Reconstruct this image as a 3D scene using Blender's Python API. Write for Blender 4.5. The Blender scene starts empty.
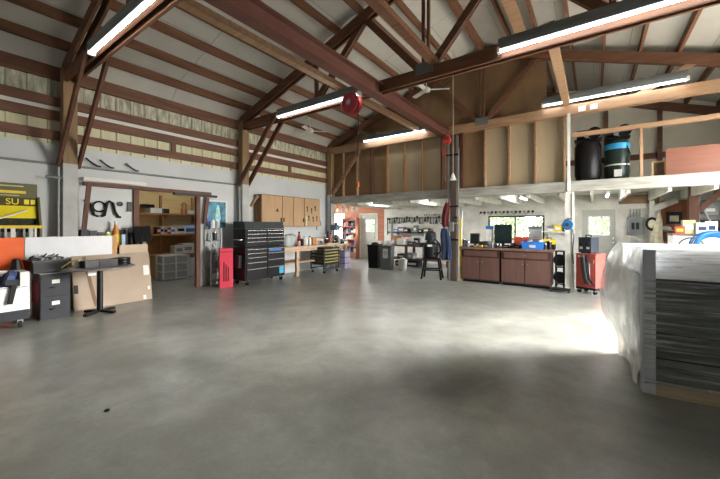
import bpy, bmesh, math, random
from mathutils import Vector, Matrix
R = random.Random(7)
C = bpy.context.scene.collection
S = bpy.context.scene
PI = math.pi
# ---------------------------------------------------------------- camera numbers (16 mm lens, levelled tripod)
FPX, YAW, Y0, EYE = 329.2, math.radians(35.38), 225.65, 1.505
sn, cs = math.sin(YAW), math.cos(YAW)
def ray(px): t = (px-360)/FPX; return (-sn+t*cs, cs+t*sn)
def atY(px, Y): d = ray(px); return d[0]*Y/d[1]          # X of a sight line where it meets depth Y
def atX(px, X): d = ray(px); return d[1]*X/d[0]
def ht(py, x, y): return EYE+(Y0-py)*(-x*sn+y*cs)/FPX     # height read off at ground point x, y
# ---------------------------------------------------------------- materials
def lin(c): c /= 255.; return c/12.92 if c <= .04045 else ((c+.055)/1.055)**2.4
MATS = {}
def mat(name, rgb, rough=.6, metal=0, var=.18, scale=5, st=(1, 1, 1), bump=0, detail=4, coat=0):
    if name in MATS: return MATS[name]
    m = bpy.data.materials.new(name); m.use_nodes = True; nt = m.node_tree; N = nt.nodes; L = nt.links
    p = N['Principled BSDF']; p.inputs['Roughness'].default_value = rough; p.inputs['Metallic'].default_value = metal
    if coat: p.inputs['Coat Weight'].default_value = coat
    a = [lin(v) for v in rgb]
    if max(rgb) < 72: p.inputs['Specular IOR Level'].default_value = .28
    tc = N.new('ShaderNodeTexCoord'); mp = N.new('ShaderNodeMapping'); mp.inputs['Scale'].default_value = st
    nz = N.new('ShaderNodeTexNoise'); nz.inputs['Scale'].default_value = scale; nz.inputs['Detail'].default_value = detail
    cr = N.new('ShaderNodeValToRGB')
    cr.color_ramp.elements[0].position = .3; cr.color_ramp.elements[1].position = .7
    cr.color_ramp.elements[0].color = (*[v*(1-var) for v in a], 1); cr.color_ramp.elements[1].color = (*[min(1, v*(1+var)) for v in a], 1)
    L.new(tc.outputs['Object'], mp.inputs['Vector']); L.new(mp.outputs['Vector'], nz.inputs['Vector'])
    L.new(nz.outputs['Fac'], cr.inputs['Fac']); L.new(cr.outputs['Color'], p.inputs['Base Color'])
    if bump:
        b = N.new('ShaderNodeBump'); b.inputs['Strength'].default_value = bump; b.inputs['Distance'].default_value = .02
        L.new(nz.outputs['Fac'], b.inputs['Height']); L.new(b.outputs['Normal'], p.inputs['Normal'])
    MATS[name] = m; return m
def emis(name, rgb, s):
    m = bpy.data.materials.new(name); m.use_nodes = True
    p = m.node_tree.nodes['Principled BSDF']; p.inputs['Base Color'].default_value = (.8, .8, .8, 1)
    p.inputs['Emission Color'].default_value = (*[lin(v) for v in rgb], 1); p.inputs['Emission Strength'].default_value = s
    MATS[name] = m; return m
def wood(name, rgb, ax='x', var=.3, rough=.65):
    st = {'x': (1, 9, 9), 'y': (9, 1, 9), 'z': (9, 9, 1)}[ax]
    return mat(name, rgb, rough, 0, var, 1.6, st, .15, 6)
def concrete():
    m = bpy.data.materials.new('concrete'); m.use_nodes = True; nt = m.node_tree; N = nt.nodes; L = nt.links
    p = N['Principled BSDF']; tc = N.new('ShaderNodeTexCoord')
    def nz(sc, det, lo, hi, c0, c1, dist=0):
        n = N.new('ShaderNodeTexNoise'); n.inputs['Scale'].default_value = sc; n.inputs['Detail'].default_value = det; n.inputs['Distortion'].default_value = dist
        n.inputs['Roughness'].default_value = .62
        r = N.new('ShaderNodeValToRGB'); r.color_ramp.elements[0].position = lo; r.color_ramp.elements[1].position = hi
        r.color_ramp.elements[0].color = (c0, c0, c0, 1); r.color_ramp.elements[1].color = (c1, c1, c1, 1)
        L.new(tc.outputs['Object'], n.inputs['Vector']); L.new(n.outputs['Fac'], r.inputs['Fac']); return n, r
    n1, a = nz(.7, 9, .34, .68, .66, 1.1, .7); n2, b = nz(3.2, 11, .32, .7, .76, 1.14, .4); n3, c = nz(28, 5, .3, .7, .9, 1.06)
    n4, s = nz(.8, 6, .45, .8, 0, .55, .5); n5, w = nz(1.5, 7, .5, .85, 0, .4, .6)
    def mul(x, y):
        q = N.new('ShaderNodeMix'); q.data_type = 'RGBA'; q.blend_type = 'MULTIPLY'; q.inputs['Factor'].default_value = 1
        L.new(x, q.inputs['A']); L.new(y, q.inputs['B']); return q.outputs['Result']
    base = N.new('ShaderNodeRGB'); base.outputs[0].default_value = (lin(146), lin(148), lin(140), 1)
    o = mul(mul(mul(base.outputs[0], a.outputs['Color']), b.outputs['Color']), c.outputs['Color'])
    q = N.new('ShaderNodeMix'); q.data_type = 'RGBA'; L.new(s.outputs['Color'], q.inputs['Factor']); L.new(o, q.inputs['A']); q.inputs['B'].default_value = (lin(104), lin(103), lin(95), 1)
    q2 = N.new('ShaderNodeMix'); q2.data_type = 'RGBA'; L.new(w.outputs['Color'], q2.inputs['Factor']); L.new(q.outputs['Result'], q2.inputs['A']); q2.inputs['B'].default_value = (lin(178), lin(176), lin(168), 1)
    L.new(q2.outputs['Result'], p.inputs['Base Color'])
    r = N.new('ShaderNodeMapRange'); r.inputs['To Min'].default_value = .29; r.inputs['To Max'].default_value = .33
    L.new(n2.outputs['Fac'], r.inputs['Value']); L.new(r.outputs['Result'], p.inputs['Roughness'])
    p.inputs['Specular IOR Level'].default_value = .7
    bp = N.new('ShaderNodeBump'); bp.inputs['Strength'].default_value = .05; bp.inputs['Distance'].default_value = .02
    L.new(n3.outputs['Fac'], bp.inputs['Height']); L.new(bp.outputs['Normal'], p.inputs['Normal'])
    MATS['concrete'] = m; return m
def glassy(name, rgb, alpha, rough=.1, noise=None):
    m = bpy.data.materials.new(name); m.use_nodes = True; nt = m.node_tree; N = nt.nodes; L = nt.links
    p = N['Principled BSDF']; p.inputs['Base Color'].default_value = (*[lin(v) for v in rgb], 1)
    p.inputs['Roughness'].default_value = rough; p.inputs['Alpha'].default_value = alpha
    if noise:
        sc, st, lo, hi = noise
        tc = N.new('ShaderNodeTexCoord'); mp = N.new('ShaderNodeMapping'); mp.inputs['Scale'].default_value = st
        mp.inputs['Rotation'].default_value = (0, .12, 0)
        n = N.new('ShaderNodeTexNoise'); n.inputs['Scale'].default_value = sc; n.inputs['Detail'].default_value = 6; n.inputs['Distortion'].default_value = .6
        r = N.new('ShaderNodeMapRange'); r.inputs['From Min'].default_value = .4; r.inputs['From Max'].default_value = .72; r.inputs['To Min'].default_value = lo; r.inputs['To Max'].default_value = hi
        b = N.new('ShaderNodeBump'); b.inputs['Strength'].default_value = .6; b.inputs['Distance'].default_value = .03
        L.new(tc.outputs['Object'], mp.inputs['Vector']); L.new(mp.outputs['Vector'], n.inputs['Vector']); L.new(n.outputs['Fac'], r.inputs['Value'])
        L.new(r.outputs['Result'], p.inputs['Alpha']); L.new(n.outputs['Fac'], b.inputs['Height']); L.new(b.outputs['Normal'], p.inputs['Normal'])
    MATS[name] = m; return m
def insulation():
    m = mat('insulation', (192, 189, 180), .55, 0, .06, 2.2, (1, 1, 1), .25, 5); nt = m.node_tree; N = nt.nodes; L = nt.links
    p = N['Principled BSDF']; cr = N['Color Ramp']; tc = N['Texture Coordinate']
    br = N.new('ShaderNodeTexBrick'); br.offset = .5; br.inputs['Scale'].default_value = 1; br.inputs['Mortar Size'].default_value = .006; br.inputs['Brick Width'].default_value = 1.25; br.inputs['Row Height'].default_value = 1.83
    br.inputs['Color1'].default_value = (1, 1, 1, 1); br.inputs['Color2'].default_value = (.93, .93, .93, 1); br.inputs['Mortar'].default_value = (.42, .41, .4, 1)
    q = N.new('ShaderNodeMix'); q.data_type = 'RGBA'; q.blend_type = 'MULTIPLY'; q.inputs['Factor'].default_value = 1
    L.new(tc.outputs['Object'], br.inputs['Vector']); L.new(cr.outputs['Color'], q.inputs['A']); L.new(br.outputs['Color'], q.inputs['B']); L.new(q.outputs['Result'], p.inputs['Base Color'])
    return m
CONC = concrete(); INS = insulation()
TRX = wood('truss_timber', (106, 70, 48), 'x'); PUR = wood('purlin_timber', (112, 74, 50), 'y'); POST = wood('post_timber', (140, 114, 80), 'z')
GIRT = wood('girt_timber', (110, 74, 54), 'y'); LWOOD = wood('light_timber', (160, 126, 96), 'x', .2); RED = wood('redwood_frame', (98, 60, 44), 'z')
STEEL = mat('brown_steel', (104, 66, 56), .45, .2, .15, 3); PLY = mat('tan_plywood', (168, 152, 124), .6, 0, .1, 2, (1, 1, .3)); PLYD = mat('brown_plywood', (132, 104, 74), .6, 0, .18, 2.5, (1, 1, .4))
CABW = mat('cabinet_plywood', (172, 140, 104), .5, 0, .1, 3, (3, 3, .5)); WHITE = mat('white_paint', (218, 217, 210), .55, 0, .05, 2); WHITED = mat('worn_white_paint', (200, 198, 188), .6, 0, .14, 4, bump=.1)
WPANEL = mat('white_panel', (192, 195, 194), .5, 0, .07, 1.3); CREAM = mat('cream_siding', (205, 200, 164), .5, 0, .07, 3, (1, 1, .4)); FIBRE = mat('mottled_siding', (184, 182, 160), .45, 0, .5, 5, (1, 3, .8), 0, 9)  # FIBRE: daylight sparkle through the translucent sheet is put into its colour
BLACK = mat('black_paint', (15, 15, 17), .42, 0, .15, 4); BLKR = mat('black_rubber', (30, 30, 31), .75); DGREY = mat('dark_grey_paint', (42, 44, 49), .45, 0, .1); GREY = mat('grey_paint', (128, 130, 130), .5)
LGREY = mat('light_grey_paint', (176, 178, 178), .5); CHROME = mat('chrome', (200, 202, 205), .25, .95, .03); REDP = mat('red_paint', (178, 58, 46), .5, 0, .18, 6); PINK = mat('red_vinyl', (214, 54, 78), .5, 0, .06)
ORANGE = mat('orange_board', (236, 98, 28), .5, 0, .04); YEL = mat('yellow_board', (236, 216, 20), .5, 0, .04); YELP = mat('yellow_plastic', (220, 190, 40), .45, 0, .1); BLUE = mat('blue_plastic', (40, 110, 190), .4, 0, .1); HOSE = mat('blue_hose', (22, 92, 150), .4, 0, .08)
CARD = mat('cardboard', (166, 148, 130), .75, 0, .08, 2); CARD2 = mat('pale_cardboard', (198, 178, 154), .75, 0, .06, 2); BROWN = wood('brown_cabinet', (88, 60, 50), 'z', .14); BROWNT = mat('worn_bench_top', (110, 84, 70), .6, 0, .3, 6)
BENCH = wood('bench_wood', (176, 148, 122), 'y', .2); BENCHT = mat('bench_top', (176, 160, 138), .5, 0, .25, 5); ORW = wood('orange_wall', (160, 98, 68), 'x', .22); DOORW = mat('door_paint', (174, 172, 161), .5, 0, .05); DENIM = mat('denim', (40, 54, 80), .85, 0, .3, 12, bump=.2)
MAROON = mat('maroon_cloth', (96, 30, 34), .85, 0, .25, 8, bump=.2); RAG = mat('rag_cloth', (206, 196, 170), .9, 0, .2, 9, bump=.2); YPLY = wood('yellow_plywood', (224, 196, 136), 'y', .1); SHELFW = wood('shelf_wood', (176, 122, 70), 'y', .15); GREEN = mat('dark_green_paint', (36, 50, 44), .35, .1)
LEAF = mat('leaves', (76, 104, 40), .6, 0, .4, 9); GOODS = mat('stacked_goods', (84, 88, 74), .5, 0, .2, 4, (.4, 1, 14), .2, 6); PALLET = wood('pallet_wood', (200, 182, 152), 'x', .15); GLASS = glassy('window_glass', (225, 235, 240), .12, .03)
FILM = glassy('stretch_film', (238, 242, 244), .3, .12, (5, (.35, .5, 7), .02, .52)); FILMW = glassy('loose_film', (236, 240, 243), .6, .2, (3, (1.4, 1.4, 1.4), .55, .96)); TRANSL = glassy('clear_drawer_plastic', (210, 216, 214), .55, .3)
POSTER = mat('poster_print', (44, 120, 146), .4, 0, .75, 6, (1, 1, 1.3), 0, 8); LED = emis('led_tube', (250, 252, 255), 14); LEDB = emis('bare_led_tube', (250, 252, 255), 30); CLOTHB = mat('blue_tape', (52, 70, 110), .7, 0, .4, 14)
SILVER = mat('fixture_metal', (112, 116, 117), .4, .2, .05); DIRT = mat('dirty_mix', (98, 92, 84), .7, 0, .5, 18); OLIVE = mat('olive_cloth', (120, 112, 66), .8, 0, .2)
# ---------------------------------------------------------------- mesh builder
class B:
    def __init__(s): s.bm = bmesh.new()
    def _add(s, f, M=None):
        n = len(s.bm.verts); f(); s.bm.verts.ensure_lookup_table()
        if M is not None: bmesh.ops.transform(s.bm, matrix=M, verts=s.bm.verts[n:])
        return s
    def box(s, x0, x1, y0, y1, z0, z1, M=None, tx=1, ty=1):
        cx, cy = (x0+x1)/2, (y0+y1)/2; v = []
        for z, a, b in ((z0, 1, 1), (z1, tx, ty)):
            for x, y in ((x0, y0), (x1, y0), (x1, y1), (x0, y1)): v.append(Vector((cx+(x-cx)*a, cy+(y-cy)*b, z)))
        if M is not None: v = [M@q for q in v]
        v = [s.bm.verts.new(q) for q in v]
        for f in ((3, 2, 1, 0), (4, 5, 6, 7), (0, 1, 5, 4), (1, 2, 6, 5), (2, 3, 7, 6), (3, 0, 4, 7)): s.bm.faces.new([v[i] for i in f])
        return s
    def bar(s, p, q, w, h, up=(0, 0, 1)):
        p, q = Vector(p), Vector(q); d = (q-p); L = d.length; d.normalize(); u = Vector(up)
        if abs(d.dot(u)) > .98: u = Vector((0, 1, 0)) if abs(d.y) < .9 else Vector((1, 0, 0))
        a = d.cross(u).normalized(); b = a.cross(d).normalized()
        M = Matrix(((d.x, a.x, b.x, p.x), (d.y, a.y, b.y, p.y), (d.z, a.z, b.z, p.z), (0, 0, 0, 1)))
        return s.box(0, L, -w/2, w/2, -h/2, h/2, M)
    def cyl(s, p, q, r, r2=None, n=14, cap=True):
        p, q = Vector(p), Vector(q); r2 = r if r2 is None else r2; d = (q-p).normalized()
        a = d.orthogonal().normalized(); b = d.cross(a); A = []; Bv = []
        for i in range(n):
            w = a*math.cos(2*PI*i/n)+b*math.sin(2*PI*i/n); A.append(s.bm.verts.new(p+w*r)); Bv.append(s.bm.verts.new(q+w*r2))
        for i in range(n): s.bm.faces.new((A[i], A[(i+1) % n], Bv[(i+1) % n], Bv[i]))
        if cap: s.bm.faces.new(A[::-1]); s.bm.faces.new(Bv)
        return s
    def tube(s, pts, r, n=7, closed=False):
        pts = [Vector(p) for p in pts]; m = len(pts); rings = []; a = None
        for i in range(m):
            d = (pts[(i+1) % m]-pts[i-1]) if closed else (pts[min(i+1, m-1)]-pts[max(i-1, 0)])
            d.normalize()
            a = d.orthogonal().normalized() if a is None else (a-d*a.dot(d)).normalized()
            b = d.cross(a); rings.append([s.bm.verts.new(pts[i]+(a*math.cos(2*PI*k/n)+b*math.sin(2*PI*k/n))*r) for k in range(n)])
        for i in range(m if closed else m-1):
            P, Q = rings[i], rings[(i+1) % m]
            for k in range(n): s.bm.faces.new((P[k], P[(k+1) % n], Q[(k+1) % n], Q[k]))
        if not closed: s.bm.faces.new(rings[0][::-1]); s.bm.faces.new(rings[-1])
        return s
    def lathe(s, prof, c=(0, 0, 0), n=18, M=None, sx=1, sy=1):
        c = Vector(c); rings = []
        for r, z in prof:
            ring = [Vector((r*math.cos(2*PI*k/n)*sx, r*math.sin(2*PI*k/n)*sy, z)) for k in range(n)]
            if M is not None: ring = [M@v for v in ring]
            rings.append([s.bm.verts.new(v+c) for v in ring])
        for P, Q in zip(rings, rings[1:]):
            for k in range(n): s.bm.faces.new((P[k], P[(k+1) % n], Q[(k+1) % n], Q[k]))
        s.bm.faces.new(rings[0][::-1]); s.bm.faces.new(rings[-1]); return s
    def prism(s, poly, f0, f1):
        A = [s.bm.verts.new(f0(*p)) for p in poly]; Bv = [s.bm.verts.new(f1(*p)) for p in poly]; n = len(poly)
        s.bm.faces.new(A[::-1]); s.bm.faces.new(Bv)
        for i in range(n): s.bm.faces.new((A[i], A[(i+1) % n], Bv[(i+1) % n], Bv[i]))
        return s
    def sph(s, c, rx, ry=None, rz=None, u=12, v=8):
        ry = ry or rx; rz = rz or rx
        return s._add(lambda: bmesh.ops.create_uvsphere(s.bm, u_segments=u, v_segments=v, radius=1), Matrix.Translation(Vector(c)) @ Matrix.Diagonal((rx, ry, rz, 1)))
    def grid(s, P):
        V = [[s.bm.verts.new(p) for p in row] for row in P]
        for i in range(len(V)-1):
            for j in range(len(V[0])-1): s.bm.faces.new((V[i][j], V[i][j+1], V[i+1][j+1], V[i+1][j]))
        return s
    def ob(s, name, m, parent=None, bev=0, thick=0):
        bm = s.bm
        if bev: bmesh.ops.bevel(bm, geom=[e for e in bm.edges if len(e.link_faces) == 2 and e.calc_face_angle(0) > .6], offset=bev, segments=2, affect='EDGES', clamp_overlap=True)
        if thick: bmesh.ops.solidify(bm, geom=bm.faces[:], thickness=thick)
        bmesh.ops.recalc_face_normals(bm, faces=bm.faces[:])
        for f in bm.faces: f.smooth = True
        for e in bm.edges: e.smooth = len(e.link_faces) == 2 and e.calc_face_angle(0) < .62
        me = bpy.data.meshes.new(name); bm.to_mesh(me); bm.free(); me.materials.append(m)
        o = bpy.data.objects.new(name, me); C.objects.link(o)
        if parent: o.parent = parent
        return o
def bx(*a, **k): return B().box(*a, **k)
def thing(name, label, cat, loc=(0, 0, 0), rz=0, group=None):
    o = bpy.data.objects.new(name, None); C.objects.link(o); o.location = loc; o.rotation_euler = (0, 0, rz); o.empty_display_size = .1
    o['label'] = label; o['category'] = cat
    if group: o['group'] = group
    return o
def tag(o, label, cat, group=None, loc=None, rot=None):
    o['label'] = label; o['category'] = cat
    if group: o['group'] = group
    if loc: o.location = loc
    if rot: o.rotation_euler = rot
    return o
def st(o): o['kind'] = 'structure'; return o
def text(txt, size, m, name, parent, loc, rot, ext=.003):
    cu = bpy.data.curves.new('t', 'FONT'); cu.body = txt; cu.size = size; cu.extrude = ext; cu.align_x = 'CENTER'; cu.align_y = 'CENTER'
    t = bpy.data.objects.new('t', cu); C.objects.link(t); bpy.context.view_layer.update()
    me = bpy.data.meshes.new_from_object(t.evaluated_get(bpy.context.evaluated_depsgraph_get())); bpy.data.objects.remove(t)
    me.materials.clear(); me.materials.append(m); o = bpy.data.objects.new(name, me); C.objects.link(o); o.parent = parent; o.location = loc; o.rotation_euler = rot; return o
ORD = ['first', 'second', 'third', 'fourth', 'fifth', 'sixth', 'seventh', 'eighth', 'ninth', 'tenth', 'eleventh', 'twelfth']
# ---------------------------------------------------------------- building numbers
XL, XR, XM = -7.96, 3.06, -2.45          # left wall, right wall, ridge
YA, YB, YC, YR, YF = 1.82, 5.49, 9.15, 12.4, -4.0
def chord_z(x): return 6.15-.333*abs(x-XM)
def ins_z(x): return chord_z(x)+.27
# ================================================================ SETTING
st(bx(-11.2, XR+.2, YF, 15, -.12, 0).ob('floor', CONC))
st(bx(-40, 40, -30, 45, -.3, -.13).ob('ground', mat('gravel', (150, 146, 136), .9, 0, .2, 3)))
for s in (-1, 1):
    xe = XL-.25 if s < 0 else XR+.25
    poly = [(XM, ins_z(XM)), (xe, ins_z(xe)), (xe, ins_z(xe)+.08), (XM, ins_z(XM)+.08)]
    st(B().prism(poly, lambda x, z: (x, YF, z), lambda x, z: (x, YR+.15, z)).ob('ceiling', INS))
st(B().prism([(XL+.05, 4.372), (-7.58, ins_z(-7.58)-.02), (-7.58, ins_z(-7.58)), (XL+.03, 4.4)], lambda x, z: (x, YF, z), lambda x, z: (x, YR-.01, z)).ob('ceiling', INS))
# left wall: white lower panels with the opening to the lean-to, siding above
w = B(); w.box(XL-.06, XL, YF, 2.98, 0, 2.98).box(XL-.06, XL, 4.28, YC+.1, 0, 2.98).box(XL-.06, XL, 2.98, 4.28, 2.27, 2.98)
st(w.ob('wall_left', WPANEL))
def siding(z0, z1, x, m):
    b = B().box(x-.02, x, YF, YR, z0, z1); y = YF+.1
    while y < YR-.1:
        b.prism([(0, 0), (.022, .015), (.022, .045), (0, .06)], lambda p, q: (x+p, y+q, z0), lambda p, q: (x+p, y+q, z1)); b.box(x, x+.006, y+.13, y+.15, z0, z1); y += .26
    return st(b.ob('wall_left', m))
siding(2.96, 3.62, XL-.03, CREAM); siding(3.62, 4.66, XL-.05, FIBRE)
st(bx(XL-.02, XL+.02, YF, YR, 3.585, 3.655).ob('trim_1', WHITE))
# rear wall under the loft (window and door openings), loft rear wall, orange wall of the lean-to
WX0, WX1, WZ0, WZ1 = -3.1, -1.33, 1.02, 1.85
DX0, DX1, DZ = -.36, .58, 2.05
w = B(); w.box(-7.5, WX0, YR, YR+.12, 0, 2.5).box(WX0, WX1, YR, YR+.12, 0, WZ0).box(WX0, WX1, YR, YR+.12, WZ1, 2.5).box(WX1, DX0, YR, YR+.12, 0, 2.5).box(DX0, DX1, YR, YR+.12, DZ, 2.5).box(DX1, XR, YR, YR+.12, 0, 2.5)
st(w.ob('wall_rear', WHITED))
poly = [(XL, 2.5), (XR, 2.5), (XR, ins_z(XR)), (XM, ins_z(XM)), (XL, ins_z(XL))]
st(B().prism(poly, lambda x, z: (x, YR, z), lambda x, z: (x, YR+.12, z)).ob('wall_rear', mat('cream_insulation', (226, 220, 200), .6, 0, .08, 1.5, bump=.2)))
OX0, OX1 = -8.82, -7.84
w = B(); w.box(-11.2, -10.42, YR, YR+.12, 0, 2.9).box(-10.42, -9.7, YR, YR+.12, 0, .55).box(-10.42, -9.7, YR, YR+.12, 2.1, 2.9).box(-9.7, OX0, YR, YR+.12, 0, 2.9).box(OX0, OX1, YR, YR+.12, 2.06, 2.9).box(OX1, -7.5, YR, YR+.12, 0, 2.9)
st(w.ob('wall_rear', ORW))
# right wall with the big open door, front wall, lean-to shell
w = B(); w.box(XR, XR+.12, YF, 5.5, 0, 4.6).box(XR, XR+.12, 9.05, YR+.12, 0, 4.6).box(XR, XR+.12, 5.5, 9.05, 3.5, 4.6)
st(w.ob('wall_right', WPANEL))
poly = [(XL, 0), (XR, 0), (XR, ins_z(XR)), (XM, ins_z(XM)), (XL, ins_z(XL))]
st(B().prism(poly, lambda x, z: (x, YF-.1, z), lambda x, z: (x, YF, z)).ob('wall_front', WPANEL))
w = B(); w.box(-11.2, -11.1, YF, 9.6, 0, 2.9).box(-11.2, -11.1, 11.7, YR+.12, 0, 2.9).box(-11.2, -11.1, 9.6, 11.7, 2.4, 2.9)
st(w.ob('wall_left', WPANEL)); st(bx(-11.2, -8.03, YF, YR+.12, 2.9, 3.0).ob('ceiling', WHITE))
st(bx(-11.1, -8.03, 6.4, 6.5, 0, 2.9).ob('wall_left', WPANEL)); st(bx(-11.1, -8.03, 1.4, 1.5, 0, 2.9).ob('wall_left', WPANEL))
st(bx(-10.62, -10.54, 2.4, 6.4, 0, 2.9).ob('wall_left', YPLY))
# windows and doors
def window(name, x0, x1, z0, z1, split, fm=LGREY):
    f = B(); t = .05
    f.box(x0, x1, YR-.02, YR+.1, z0, z0+t).box(x0, x1, YR-.02, YR+.1, z1-t, z1).box(x0, x0+t, YR-.02, YR+.1, z0+t, z1-t).box(x1-t, x1, YR-.02, YR+.1, z0+t, z1-t)
    if split: f.box((x0+x1)/2-.025, (x0+x1)/2+.025, YR-.02, YR+.1, z0+t, z1-t)
    o = st(f.ob(name, fm)); bx(x0+t, x1-t, YR+.04, YR+.046, z0+t, z1-t).ob('glass_pane', GLASS, o); return o
window('window_1', WX0, WX1, WZ0, WZ1, True, DGREY); window('window_2', -10.42, -9.7, .55, 2.1, False, WHITE)
def door(name, x0, x1, z1, lx0, lx1, lz0, lz1, knob):
    d = B(); y0, y1 = YR+.03, YR+.075
    d.box(x0+.05, lx0, y0, y1, .0, z1-.05).box(lx1, x1-.05, y0, y1, .0, z1-.05).box(lx0, lx1, y0, y1, 0, lz0).box(lx0, lx1, y0, y1, lz1, z1-.05)
    o = st(d.ob(name, DOORW)); f = B(); f.box(x0, x0+.05, YR-.015, YR+.1, 0, z1).box(x1-.05, x1, YR-.015, YR+.1, 0, z1).box(x0+.05, x1-.05, YR-.015, YR+.1, z1-.05, z1); f.ob('door_frame', WHITED, o)
    g = B(); t = .035
    g.box(lx0, lx1, y0-.015, y0, lz0, lz0+t).box(lx0, lx1, y0-.015, y0, lz1-t, lz1).box(lx0, lx0+t, y0-.015, y0, lz0+t, lz1-t).box(lx1-t, lx1, y0-.015, y0, lz0+t, lz1-t); g.ob('window_moulding', WHITE, o)
    bx(lx0, lx1, y0+.02, y0+.025, lz0, lz1).ob('glass_pane', GLASS, o)
    B().cyl((knob, y0, 1.0), (knob, y0-.05, 1.0), .012).sph((knob, y0-.06, 1.0), .03).cyl((knob, y0, 1.12), (knob, y0-.02, 1.12), .025).ob('door_knob', CHROME, o)
door('door_1', OX0, OX1, 2.06, -8.5, -8.02, 1.22, 1.78, -7.98); door('door_2', DX0, DX1, DZ, -.15, .4, 1.2, 1.8, .47)
# gable sheathing behind the loft truss and the stud wall facing the loft
zt = lambda x: ins_z(x)-.04
poly = [(-7.69, 4.12), (-.95, 4.12), (-.95, zt(-.95)), (XM, zt(XM)), (-7.69, zt(-7.69))]
st(B().prism(poly, lambda x, z: (x, YC+.13, z), lambda x, z: (x, YC+.16, z)).ob('wall_gable', PLYD))
b = B(); xs = [-7.96]+[-7.24+.607*k for k in range(12)]
bd = [-7.24+.607*k for k in range(12)]
w1 = bx(-7.69, -5.42, YC+.09, YC+.12, 2.53, 4.12); st(w1.ob('wall_loft', PLYD))
st(bx(-5.42, -3.6, YC+.09, YC+.12, 2.53, 4.12).ob('wall_loft', PLY)); st(bx(-3.6, -2.38, YC+.09, YC+.12, 2.53, 4.12).ob('wall_loft', PLYD)); st(bx(-2.38, -.56, YC+.09, YC+.12, 2.53, 4.12).ob('wall_loft', PLY))
f = bx(-7.68, XR, YC+.06, YR, 2.46, 2.53); st(f.ob('floor', WHITED))
# ================================================================ FRAME: posts, trusses, purlins, girts
def post(x, y, z1, m, label, sx=.2, sy=.2, name='timber_post', z0=0):
    t = thing(name, label, 'post', (x, y, 0)); bx(-sx/2, sx/2, -sy/2, sy/2, z0, z1).ob('post_shaft', m, t, .006); return t
for y, w_ in ((YA, 'nearest the yellow sign'), (YB, 'behind the black tool chest'), (YC, 'at the end of the plywood cabinets')):
    t = post(-7.8, y, 4.33, POST, 'tan timber wall post on the left wall '+w_)
    bx(-.104, .104, -.104, .104, 0, 2.62).ob('painted_casing', mat('grey_white_paint', (172, 173, 168), .6, 0, .12, 4), t)
    B().cyl((.03, -.146, 0), (.03, -.146, 2.55), .016).cyl((-.04, -.142, 0), (-.04, -.142, 2.55), .012).ob('conduit', LGREY, t)
def truss(y, label, full, gx0=XL, brace=False):
    t = thing('roof_truss', label, 'truss', (0, y, 0))
    for s in (-1, 1):
        o = .06*s
        bx(XL, XR, o-.02, o+.02, 4.09, 4.31).ob('bottom_chord', TRX if full < 2 else LWOOD, t)
        for e in (XL, XR): B().bar((e, o, chord_z(e)), (XM, o, chord_z(XM)), .04, .2, (0, 0, 1)).ob('top_chord', TRX, t)
        bx(XM-.05+.1*(s > 0)-.02, XM-.05+.1*(s > 0)+.02, -.035, .035, 4.31, 6.02).ob('king_post', TRX, t)
    for g in (-1, 1):
        q = lambda d: XM+g*d
        for s in (-1, 1):
            o = .03*s
            B().bar((q(.08), o, 4.27), (q(1.3), o, 5.66), .035, .13, (0, 0, 1)).ob('web', TRX, t)
            if full < 2: B().bar((q(2.65), o, 4.3), (q(1.32), o, 5.66), .035, .13, (0, 0, 1)).ob('web', TRX, t)
        if full < 2: bx(q(2.65)-.04, q(2.65)+.04, -.03, .03, 4.3, 5.3).ob('web_post', TRX, t)
        if full == 2: B().bar((q(3.2), 0, 4.28), (q(4.15), 0, 4.78), .06, .1).ob('web', LWOOD, t)
    B().box(XM-.17, XM+.17, -.088, -.082, 4.2, 4.4).ob('gusset_plate', SILVER, t)
    return t
truss(YA, 'dark timber roof truss nearest the camera, over the yellow sign', 1)
truss(YB, 'dark timber roof truss in the middle, carrying the long tube lights', 1)
truss(YC, 'timber roof truss over the loft front with plywood gable behind', 2)
t = thing('roof_truss', 'dark timber roof truss against the insulated rear wall of the loft', 'truss', (0, YR-.1, 0))
for e in (XL, XR): B().bar((e, 0, chord_z(e)), (XM, 0, chord_z(XM)), .06, .22).ob('top_chord', TRX, t)
for x in (.3, 1.5): bx(x-.05, x+.05, -.04, .04, 2.53, chord_z(x)-.1).ob('web_post', TRX, t)
for s in (-1, 1):
    for k, dx in enumerate((5.08, 4.47, 3.85, 3.25, 2.63, 2.02, 1.41, .8)):
        x = XM+s*dx; z = chord_z(x)+.1
        side = 'left' if s < 0 else 'right'
        lab = ('lowest timber purlin on the %s roof slope' % side) if k == 0 else ('%s timber purlin up from the eave on the %s roof slope' % (ORD[k], side))
        tag(B().bar((0, YF, 0), (0, YR-.01, 0), .05, .17).ob('roof_purlin', PUR), lab, 'purlin', None, (x, 0, z+.085))
tag(bx(-.035, .035, YF, YR, -.22, .1).ob('ridge_board', PUR), 'wide orange-brown ridge board along the top of the roof', 'ridge board', None, (XM, 0, 6.36))
for x, z, y0, y1, m, lab in ((-4.27, 4.365, YF, YC+.1, LWOOD, 'pale runner board lying on the truss chords left of the steel beam'),
                         (XM+.18, 4.365, YF, YB+.2, TRX, 'brown runner board lying on the truss chords under the ridge'), (-.52, 4.365, YB-.1, YC+.1, LWOOD, 'pale runner board on the truss chords above the loft right of the gable')):
    tag(B().bar((0, y0, 0), (0, y1, 0), .14, .1).ob('runner_board', m), lab, 'board', None, (x, 0, z))
for z0, z1, lab in ((3.66, 3.83, 'upper timber girt across the left wall below the eave beam'), (3.41, 3.58, 'middle timber girt on the left wall under the white strip'), (3.06, 3.22, 'lowest timber girt on the left wall above the white panels')):
    tag(bx(XL-.02, XL+.04, YF, YR, z0, z1).ob('wall_girt', GIRT), lab, 'girt')
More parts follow.
